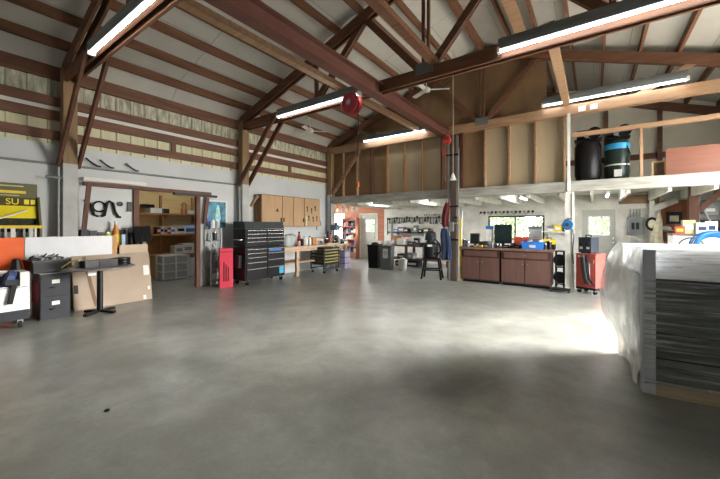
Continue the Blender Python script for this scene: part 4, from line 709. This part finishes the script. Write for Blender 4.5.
t = thing('blue_bin', 'blue plastic bin at the front of the brown worktop', 'bin', (cx(533, 9.0), 9.0, ZW)); b = B(); b.prism([(-.22, 0), (.22, 0), (.25, .17), (-.25, .17)], lambda a, z: (a, -.1-z*.1, z), lambda a, z: (a, .1+z*.1, z)); b.ob('body', BLUE, t, .008); bx(-.26, .26, -.13, .13, .155, .175).ob('rim', BLUE, t); bx(-.07, .07, -.122, -.11, .04, .1).ob('paper_label', LGREY, t)
for k in range(4): bx(-.2+k*.11, -.13+k*.11, -.06, .06, .16, .2+.02*(k % 2)).ob('contents', (DGREY, LGREY, BLUE, WHITE)[k], t)
boxthing('brown_carton', 'brown carton behind the blue bin', 'box', cx(537, 9.36), 9.36, ZW, .22, .16, .24, CARD, 0, None, .004, '-y', OLIVE)
boxthing('grey_console', 'pale grey machine case before the right window pane', 'machine', cx(535.5, 9.46), 9.46, ZW+.0, .3, .1, .56, LGREY, 0, None, .015, None, None, GREY)
t = thing('yellow_case', 'yellow tool case at the right end of the brown worktop', 'case', (cx(549, 9.15), 9.15, ZW)); bx(-.14, .14, -.08, .08, .12, .24).ob('body', YELP, t, .01); bx(-.13, .13, -.08, .08, 0, .12).ob('base', BLACK, t, .008); B().tube([(-.05, 0, .24), (-.04, 0, .28), (.04, 0, .28), (.05, 0, .24)], .01).ob('handle', BLACK, t)
for i, (px, Y_, r, h, m) in enumerate(((464, 9.0, .04, .2, DGREY), (468, 9.05, .05, .14, GREY), (497, 9.0, .04, .09, BLACK), (556, 9.02, .05, .2, BLACK), (545, 8.98, .045, .14, DGREY))):
    can('worktop_can', ('tall dark can at the left end of the brown worktop', 'short grey can at the left end of the brown worktop', 'low black tin in front of the large monitor', 'black can at the right end of the brown worktop', 'dark tin between the blue bin and the yellow case')[i], 'can', min(-.86, cx(px, Y_)), Y_, ZW, r, h, m)
for i, (px, L, m) in enumerate(((478, .2, YELP), (493, .25, DGREY), (501, .28, GREY), (508, .22, BLACK), (515, .26, DGREY), (519, .2, CARD), (488, .2, GREY), (511, .18, LGREY))):
    x = cx(px, 8.97+.03*(i % 3)); tag(B().bar((-L/2, 0, .02), (L/2, .03, .02), .04, .035).box(L/2-.05, L/2+.03, -.03, .07, .005, .06).ob('hand_tool', m, None, .004), ('yellow pliers lying left on the brown worktop', 'dark wrench lying before the tall carton', 'grey hammer lying before the large monitor', 'black driver lying before the large monitor', 'dark tool lying before the red toolbox', 'tan brush lying before the red toolbox', 'grey clamp lying before the carton', 'pale scraper lying right of the black driver')[i], 'tool', None, (x, 8.97+.045*(i % 3), ZW), (0, 0, .3*(i % 3)-.2))
for i, (px, Y_, sx, sz, m) in enumerate(((466, 9.2, .12, .16, BLACK), (481, 9.25, .1, .12, DGREY), (486, 9.02, .14, .09, BLACK), (497, 9.12, .12, .1, DGREY), (506, 9.05, .16, .08, BLACK), (513, 9.15, .12, .12, MAROON), (518, 9.02, .14, .09, BLACK), (552, 9.3, .16, .2, DGREY))):
    boxthing('small_case', ('black case at the left end of the brown worktop behind the cans', 'dark case right of the small monitor', 'low black case before the angle grinder', 'dark case left of the large monitor stand', 'flat black case before the large monitor', 'dark red case right of the large monitor stand', 'low black case before the red toolbox', 'dark case behind the yellow tool case')[i], 'case', cx(px, Y_), Y_, ZW, sx, .1, sz, m, .2*(i % 3)-.2, None, .01, '-y', GREY)
# shelf right of window + things
t = thing('corner_shelf', 'small shelf with boxes on the rear wall right of the window', 'shelf', (-.9, YR, 0)); bx(-.4, .42, -.32, -.005, 1.28, 1.32).ob('shelf_board', WHITED, t)
for x in (-.3, .3): B().prism([(-.005, 1.28), (-.3, 1.28), (-.005, 1.05)], lambda a, z: (x-.015, a, z), lambda a, z: (x+.015, a, z)).ob('bracket', WHITED, t)
for i, (x, sx, sz, m) in enumerate(((-1.15, .22, .1, LGREY), (-.93, .2, .2, YELP), (-.7, .2, .13, DGREY))): boxthing('shelf_box', ('grey case on the small shelf right of the rear window', 'yellow box on the small shelf right of the rear window', 'dark box on the small shelf right of the rear window')[i], 'box', x, YR-.17, 1.32, sx, .2, sz, m, 0, None, .006, '-y', WHITE)
# dark equipment beside the cabinets and the white post
t = thing('wheel_dolly', 'low black dolly with hubs between the brown cabinets and the white post', 'dolly', (-.62, 8.72, 0)); bx(-.22, .2, -.12, .12, .05, .08).ob('platform', BLACK, t)
for x in (-.18, .16): caster(t, x, -.06, .025, .05); caster(t, x, .06, .025, .05)
t = thing('equipment_rack', 'black open rack with tyres between the brown cabinets and the white post', 'rack', (-.665, 9.3, 0))
b = B()
for x in (-.08, .08):
    for y in (-.15, .15): b.box(x-.012, x+.012, y-.012, y+.012, 0, .9)
for z in (.1, .5, .88): b.box(-.09, .09, -.16, .16, z, z+.02)
b.ob('frame', BLACK, t)
for z in (.27, .68): B().lathe([(.06, -.04), (.12, -.05), (.14, 0), (.12, .05), (.06, .04)], (0, -.1, z), 18, Matrix.Rotation(PI/2, 4, 'X')).ob('wheel', BLKR, t)
t = thing('hose_disc', 'round blue reel hung high on the white post', 'reel', (-.49, YC-.22, 1.53)); My = Matrix.Rotation(PI/2, 4, 'X'); B().lathe([(.03, -.05), (.1, -.06), (.12, -.02), (.12, .02), (.1, .06), (.03, .05)], n=24, M=My).ob('disc', mat('bright_blue', (34, 92, 140), .4), t); B().lathe([(.03, .05), (.04, .08), (.03, .085)], n=14, M=My).ob('hub', DGREY, t); B().bar((.0, .05, 0), (.1, .08, 0), .03, .03).ob('bracket', GREY, t); B().tube([(.1, 0, -.1), (.12, 0, -.3), (.09, .01, -.6), (.11, 0, -.9)], .01).ob('hose', BLACK, t)
# ================================================================ WELDER CART
t = thing('welder_cart', 'red steel welding cart with cables on casters', 'cart', (-.06, 9.0, 0), -.45); W5 = .2
bx(-W5, W5, -.2, .2, .14, .86).ob('body', mat('cart_red', (160, 68, 58), .5, 0, .14, 5), t, .008); bx(-W5-.01, W5+.01, -.21, .21, .86, .885).ob('top', mat('cart_red', (160, 68, 58), .5), t, .004); bx(-W5, W5, -.2, .2, .09, .14).ob('base', BLACK, t)
for x in (-.16, .16):
    for y in (-.14, .14): caster(t, x, y, .045, .095)
for k in range(5): x = -.05+k*.03; B().tube([(x-.05, -.2, .86), (x-.02, -.235, .72), (x, -.23, .5), (x+.03, -.235, .34), (x+.06+.02*k, -.23, .22)], .012).ob('cable', (BLKR, DGREY, GREY, BLKR, DGREY)[k], t)
bx(.02, .09, -.235, -.2, .3, .7).ob('torch_holder', GREY, t, .01); bx(.08, .17, -.225, -.2, .68, .76).ob('clamp', BROWNT, t, .01); bx(-.15, .0, -.215, -.2, .80, .84).ob('label_plate', LGREY, t)
t = thing('welder', 'black welding machine standing on the red cart', 'welder', (-.1, 9.02, .885), -.45); bx(-.13, .13, -.15, .17, .02, .36).ob('case', mat('welder_black', (40, 44, 54), .4), t, .02); bx(-.115, .115, -.158, -.15, .05, .33).ob('front_panel', DGREY, t)
for x in (-.08, .06): B().cyl((x, -.158, .22), (x, -.18, .22), .026).ob('dial', BLACK, t)
B().tube([(0, -.1, .36), (0, -.1, .41), (0, .13, .41), (0, .13, .36)], .014).ob('handle', BLACK, t)
for x in (-.07, .07):
    bx(x-.02, x+.02, -.13, .15, 0, .02).ob('foot', BLKR, t); bx(x-.03, x+.03, -.161, -.158, .1, .15).ob('vent_plate', LGREY, t)
tag(B().tube([(.3, 8.86, .012), (.25, 8.55, .012), (.5, 8.3, .012), (.75, 8.45, .012), (.7, 8.8, .012), (1.0, 8.7, .012), (1.2, 8.9, .012)], .01).ob('power_cord', BLKR), 'black power cord lying on the floor by the red cart', 'cord')
# ================================================================ LOFT THINGS
def compressor(x, y, r, h, m, lab, stripe):
    t = thing('air_compressor', lab, 'compressor', (x, y, 2.53))
    B().lathe([(r*.6, .06), (r*.9, .1), (r, .2), (r, h-.14), (r*.85, h-.04), (r*.3, h)], n=28).ob('tank', m, t)
    for k in range(3): a = k*2*PI/3; B().bar((r*.8*math.cos(a), r*.8*math.sin(a), .15), (r*.95*math.cos(a), r*.95*math.sin(a), 0), .06, .04).ob('foot', m, t)
    bx(-r, r, -.16, .16, h, h+.03).ob('motor_plate', BLACK, t)
    B().cyl((-.22, 0, h+.16), (.02, 0, h+.16), .12, n=18).ob('motor', BLACK, t); p = B().box(.06, .2, -.09, .09, h+.03, h+.3).ob('pump', DGREY, t, .015); b = B()
    for k in range(5): b.box(.04, .22, -.11, .11, h+.1+k*.035, h+.115+k*.035)
    b.ob('cooling_fins', BLACK, p); B().lathe([(.1, -.02), (.14, -.02), (.14, .02), (.1, .02)], (.13, -.13, h+.16), 20, My).ob('flywheel', BLACK, t); B().cyl((-.02, -.12, h+.1), (-.02, -.22, h+.1), .05).ob('air_filter', GREY, t)
    if stripe:
        B().lathe([(r*1.003, .74), (r*1.006, .745), (r*1.006, .865), (r*1.003, .87)], n=28).ob('blue_label', mat('label_blue', (50, 150, 205), .4), t); B().lathe([(r*1.002, .36), (r*1.006, .365), (r*1.006, .39), (r*1.002, .395)], n=28).ob('white_stripe', WHITE, t); bx(-.06, .08, -r-.012, -r+.03, .1, .26).ob('data_plate', WHITE, t)
    B().tube([(r*.7, -r*.7, h-.2), (r*1.0, -r*.6, h-.4), (r*.7, -r*.75, .5), (r*.7, -r*.7, .3)], .012).ob('air_pipe', BLACK, t)
compressor(-.12, 9.72, .27, 1.02, BLACK, 'black upright air compressor on the loft at left', False); compressor(.44, 9.78, .24, 1.0, GREEN, 'dark green upright air compressor with blue label on the loft', True)
tag(bx(1.22, 2.6, -.01, .01, 0, .57).ob('plywood_sheet', mat('red_plywood', (112, 66, 46), .55, 0, .12, 3, (.4, 1, 5))), 'reddish plywood sheet standing at the loft rail on the right', 'plywood', None, (0, 9.26, 2.53))
t = thing('crate_end', 'small pale timber sash left of the reddish plywood on the loft', 'frame', (1.1, 9.45, 2.53)); b = B(); b.box(-.08, -.05, -.02, .02, 0, .36).box(.12, .15, -.02, .02, 0, .36).box(-.08, .15, -.02, .02, .33, .36); b.ob('rails', YPLY, t); bx(-.05, .12, .0, .01, 0, .33).ob('panel', BROWNT, t)
# ================================================================ RIGHT REAR
t = thing('electrical_panel', 'grey electrical panel on the rear wall right of the white door', 'electrical panel', (.97, YR, 1.25)); bx(-.17, .17, -.12, -.002, 0, .5).ob('box', GREY, t, .008); bx(-.14, .14, -.13, -.12, .03, .47).ob('cover', mat('panel_grey', (104, 110, 108), .5), t)
for x in (-.05, .05): bx(x-.035, x+.035, -.136, -.13, .15, .34).ob('breaker_row', BLACK, t)
b = B()
for x in (-.1, -.03, .04, .11): b.cyl((x, -.05, .5), (x, -.05, .73), .014)
b.ob('conduit', GREY, t)
t = thing('wall_reel', 'round black rimmed gauge on the rear wall left of the white rag', 'gauge', (1.32+.0, YR-.27, 1.55)); B().lathe([(.02, -.03), (.17, -.03), (.19, 0), (.17, .015), (.13, .02)], n=26, M=My, sx=.75).ob('rim', BLACK, t); B().lathe([(.12, -.005), (.12, .03), (.1, .035)], n=22, M=My, sx=.75).ob('face', RAG, t)
for i, (x, z0, z1) in enumerate(((.8, .1, 1.2), (.95, .1, 1.0), (1.12, .1, 1.1))): tag(bx(-.07, .07, -.03, .03, 0, z1).ob('leaning_plank', WHITED), ('left', 'middle', 'right')[i]+' pale plank standing below the electrical panel', 'plank', None, (x, YR-.06, 0))
hanging('rag_cloth', 'long pale rag hanging beside the brown door at the rear right', 1.42, YR-.36, 1.85, .85, .09, RAG, 1, True, .6)
o = st(bx(1.53, 2.1, YR-.07, YR-.02, 0, 2.2).ob('door_3', wood('brown_door', (146, 84, 52), 'z', .15), None, .004)); bx(1.63, 1.95, YR-.1, YR-.07, 1.55, 1.88).ob('frame_plate', BLACK, o); bx(1.7, 1.88, YR-.105, YR-.1, 1.62, 1.78).ob('door_window', RAG, o); B().cyl((1.56, YR-.07, 1.0), (1.56, YR-.13, 1.0), .03).ob('door_knob', CHROME, o)
t = thing('baseball_cap', 'white round cap hanging on the left of the brown door', 'cap', (1.62, YR-.13, 1.42)); B().sph((0, 0, 0), .12, .055, .08).ob('crown', WHITE, t); bx(-.02, .14, -.08, -.02, -.05, -.035).ob('brim', WHITE, t, .01)
t = thing('metal_rack', 'tall metal rack with slanted frame at the far right rear', 'rack', (2.45, 11.6, 0))
for x in (-.35, .35):
    for y in (-.2, .2): bx(x-.02, x+.02, y-.02, y+.02, 0, 2.2).ob('upright', LGREY, t)
for z in (.5, 1.0, 1.4, 1.75, 2.1): bx(-.37, .37, -.22, .22, z, z+.03).ob('shelf', GREY, t)
B().bar((-.36, -.24, 2.15), (.1, -.24, .9), .04, .03).ob('brace', LGREY, t)
for i, (x, z, m) in enumerate(((2.3, 1.78, GREY), (2.6, 1.43, LGREY), (2.3, 1.43, DGREY))): boxthing('rack_box', ('grey box on the upper shelf of the far right rack', 'pale box on the middle shelf of the far right rack', 'dark box on the middle shelf of the far right rack')[i], 'box', x, 11.55, z, .25, .3, .22, m, 0, None, .008, '-y', WHITE)
tag(bx(.6, 1.5, YR-.05, YR-.006, 2.14, 2.4).ob('brown_plank', PLYD), 'brown plank across the rear wall above the white rail and electrical panel', 'plank')
t = thing('white_freezer', 'white chest cabinet behind the wrapped pallet under cluttered boxes', 'cabinet', (1.87, 10.3, 0)); bx(-.44, .5, -.3, .3, .03, 1.28).ob('body', WHITE, t, .012); bx(-.45, .51, -.31, .31, 1.28, 1.33).ob('lid', BROWNT, t, .006); bx(-.44, -.34, -.315, -.3, .1, 1.26).ob('corner_post', CARD2, t); bx(-.05, .15, -.32, -.3, 1.05, 1.09).ob('handle', CHROME, t)
for i, (x, sx, sz, m, lab) in enumerate(((1.58, .16, .16, mat('brick_red', (150, 72, 54), .6), 'red and yellow carton at the left on the white cabinet'), (1.72, .2, .3, mat('lime2', (160, 166, 120), .6), 'pale green carton on the white cabinet'), (1.9, .2, .24, LGREY, 'grey striped carton in the middle of the white cabinet'), (2.08, .18, .27, WHITE, 'white carton on the white cabinet'), (2.26, .16, .15, DGREY, 'dark carton at the right on the white cabinet'))):
    boxthing('carton', lab, 'box', x, 10.2+.05*(i % 2), 1.33, sx, .22, sz, m, .15*((i % 3)-1), None, .006, '-y', (YELP, WHITE, DENIM, DENIM, WHITE)[i])
t = thing('hose_coil', 'coiled blue air hose in front of the white cabinet behind the pallet', 'hose', (1.98, 9.66, 1.08)); 
for k in range(6):
    r = .2+.022*k; B().tube([(r*math.cos(a)*1.05, -.05*math.sin(a*2+k)+.022*k-.05, r*math.sin(a)) for a in [j*2*PI/26 for j in range(26)]], .014, 7, True).ob('hose_loop', HOSE, t)
B().bar((0, .12, .2), (0, .28, .22), .03, .03).ob('hanger', BLACK, t)
tag(B().tube([(.2*math.cos(a), 0, .2*math.sin(a)) for a in [j*PI/14 for j in range(15)]], .012).ob('hoop', DGREY), 'dark wire hoop on the front of the white cabinet', 'hoop', None, (1.72, 9.96, 1.04))
tag(B().lathe([(.012, 0), (.02, .004), (.017, .012), (.006, .015)], n=9, sx=1.3).ob('rubber_scrap', BLKR), 'small black scrap lying alone on the open floor at lower left', 'scrap', None, (-3.22, .99, 0))
# ================================================================ WRAPPED PALLET
PX, PY, PR = .36, 3.86, .1
t = thing('wooden_pallet', 'pale timber pallet under the film wrapped stack at right', 'pallet', (PX, PY, 0), PR); Wd, Dp = 1.5, 1.1
for y in (.06, .52, 1.0): bx(.02, Wd, y, y+.09, .02, .11).ob('stringer', PALLET, t)
for k in range(3): bx(.02, Wd, .03+k*.5, .13+k*.5, 0, .02).ob('bottom_board', PALLET, t)
for k in range(7): bx(.02+k*.21, .16+k*.21, .02, Dp, .11, .13).ob('deck_board', PALLET, t)
t = thing('wrapped_stack', 'stack of dark sheets wrapped in clear film on the pallet at right', 'stack', (PX, PY, .13), PR); H6 = 1.17
bx(.05, Wd, .03, Dp-.03, 0, H6-.28).ob('goods', GOODS, t, .01)
for z in (.2, .42, .63): bx(.052, Wd, .024, Dp-.025, z, z+.012).ob('layer_edge', BLACK, t)
B().prism([(.0, H6-.26), (.15, H6-.05), (.24, H6), (Dp-.02, H6), (Dp-.01, H6-.26)], lambda q, z: (.03, q, z), lambda q, z: (Wd+.01, q, z)).ob('white_top_wrap', mat('foam_white', (244, 246, 248), .45, 0, .04, 2), t, .02)
bx(.07, Wd, .02, Dp-.02, H6-.285, H6-.26).ob('top_tray', DGREY, t)
b = B(); b.box(.0, .085, -.004, .008, -.11, H6-.01).box(-.004, .008, -.004, .09, -.11, H6-.01); b.ob('corner_board', mat('corner_grey', (206, 210, 214), .5, 0, .05), t)
P = []
for i in range(13):
    z = -.02+i*(H6+.03)/12; row = []
    for j in range(25): x = .005+j*(Wd+.01)/24; row.append((x, -.012-.008*R.random()+max(0, z-H6+.26)*.62, z))
    P.append(row)
B().grid(P).ob('front_film', FILM, t)
P = []
for i in range(15):
    f_ = i/14; z = H6+.012-f_*(H6+.06); row = []
    for j in range(13):
        g = j/12; bul = .17*math.sin(PI*min(1, f_*1.15))**.8*(.35+.65*g)+.03*math.sin(9*g+7*f_)*f_; row.append((-.012-bul-.025*R.random()*f_, .0+g*(Dp+.05), z))
    P.append(row)
B().grid(P).ob('loose_film', FILMW, t); B().grid([[(x, y, H6+.008+.006*R.random()) for x in [(-.01+k*.128) for k in range(13)]] for y in [k*.11 for k in range(11)]]).ob('top_film', FILM, t)
# ================================================================ OUTSIDE
def shrub(x, y, r, h, lab):
    b = B(); r_ = random.Random(int(x*10+y))
    for k in range(1300):
        a, u = r_.random()*2*PI, r_.random(); rr = r*(.35+.65*r_.random())*math.sin(PI*(.12+.8*u))**.6; p = Vector((rr*math.cos(a), rr*math.sin(a), u*h+.1)); q = Vector((r_.uniform(-1, 1), r_.uniform(-1, 1), r_.uniform(-1, 1))).normalized(); s_ = q.orthogonal().normalized(); w = .08+.07*r_.random()
        b.bm.faces.new([b.bm.verts.new(p+v) for v in (q*w, s_*w*.5, -q*w, -s_*w*.5)])
    t = thing('shrub', lab, 'shrub', (x, y, -.13)); b.ob('foliage', LEAF, t); B().cyl((0, 0, 0), (0, 0, h*.7), .05).ob('stem', TRX, t)
SH = ((-4.6, 15.0, .8, 2.5, 'leafy green shrub outside the left edge of the rear window'), (-2.95, 14.6, .85, 2.8, 'leafy green shrub outside the left pane of the rear window'), (-1.4, 16.6, .95, 2.4, 'green shrub standing farther off outside the right pane of the rear window'), (.25, 14.8, .85, 2.8, 'green shrub outside the window of the white rear door'), (-9.4, 15.2, .9, 2.6, 'green shrub outside the window of the far left door'))
for s_ in SH: shrub(*s_)

cnt = {}
for o in C.objects:
    if o.parent is None and 'label' in o: cnt.setdefault(o.name.split('.')[0], []).append(o)
for n, L in cnt.items():
    if len(L) > 1:
        for o in L:
            if 'group' not in o: o['group'] = n.replace('_', ' ')+('es' if n[-1] in 'sx' else 's')+' in the workshop'
# ================================================================ LIGHT AND CAMERA
wd = bpy.data.worlds.new('sky'); S.world = wd; wd.use_nodes = True; nt = wd.node_tree; bg = nt.nodes['Background']
sky = nt.nodes.new('ShaderNodeTexSky'); sky.sky_type = 'NISHITA'; sky.sun_disc = False; sky.sun_elevation = math.radians(42); sky.sun_rotation = math.radians(60); sky.dust_density = 4; sky.air_density = 1.2
mx = nt.nodes.new('ShaderNodeMix'); mx.data_type = 'RGBA'; mx.inputs['Factor'].default_value = .75; mx.inputs['B'].default_value = (1, 1, 1, 1)
hs = nt.nodes.new('ShaderNodeVectorMath'); hs.operation = 'SCALE'; hs.inputs['Scale'].default_value = .12
nt.links.new(sky.outputs[0], hs.inputs[0]); nt.links.new(hs.outputs[0], mx.inputs['A']); nt.links.new(mx.outputs['Result'], bg.inputs['Color']); bg.inputs['Strength'].default_value = 18
sl = bpy.data.lights.new('sun', 'SUN'); sl.energy = 12; sl.angle = math.radians(26); sl.color = (1, .98, .95); so = bpy.data.objects.new('sun', sl); C.objects.link(so)
so.rotation_euler = Vector((-.81, -.58, -.38)).to_track_quat('-Z', 'Y').to_euler(); so.location = (9, 12, 8)
def portal(x, y, z, sx, sy, rot):
    l = bpy.data.lights.new('daylight_portal', 'AREA'); l.shape = 'RECTANGLE'; l.size = sx; l.size_y = sy; l.cycles.is_portal = True
    o = bpy.data.objects.new('daylight_portal', l); C.objects.link(o); o.location = (x, y, z); o.rotation_euler = rot
portal(XR+.13, 7.27, 1.75, 3.5, 3.55, (0, PI/2, 0)); portal(-11.21, 10.65, 1.2, 2.4, 2.1, (0, -PI/2, 0)); portal(-2.2, YR+.13, 1.43, 1.7, .8, (-PI/2, 0, 0)); portal(-10.06, YR+.13, 1.3, .7, 1.5, (-PI/2, 0, 0))
cam = bpy.data.cameras.new('camera'); co = bpy.data.objects.new('camera', cam); C.objects.link(co); co.location = (0, 0, EYE); co.rotation_euler = (PI/2, 0, YAW)
cam.sensor_width = 36; cam.lens = FPX*36/720; cam.shift_y = -(239.5-Y0)/720; cam.clip_start = .02; S.camera = co
S.view_settings.view_transform = 'Standard'; S.view_settings.look = 'None'; S.view_settings.gamma = 1; S.view_settings.use_curve_mapping = False; S.view_settings.exposure = 1.0
S.cycles.max_bounces = 10; S.cycles.diffuse_bounces = 6; S.cycles.transparent_max_bounces = 12; S.cycles.sample_clamp_indirect = 8
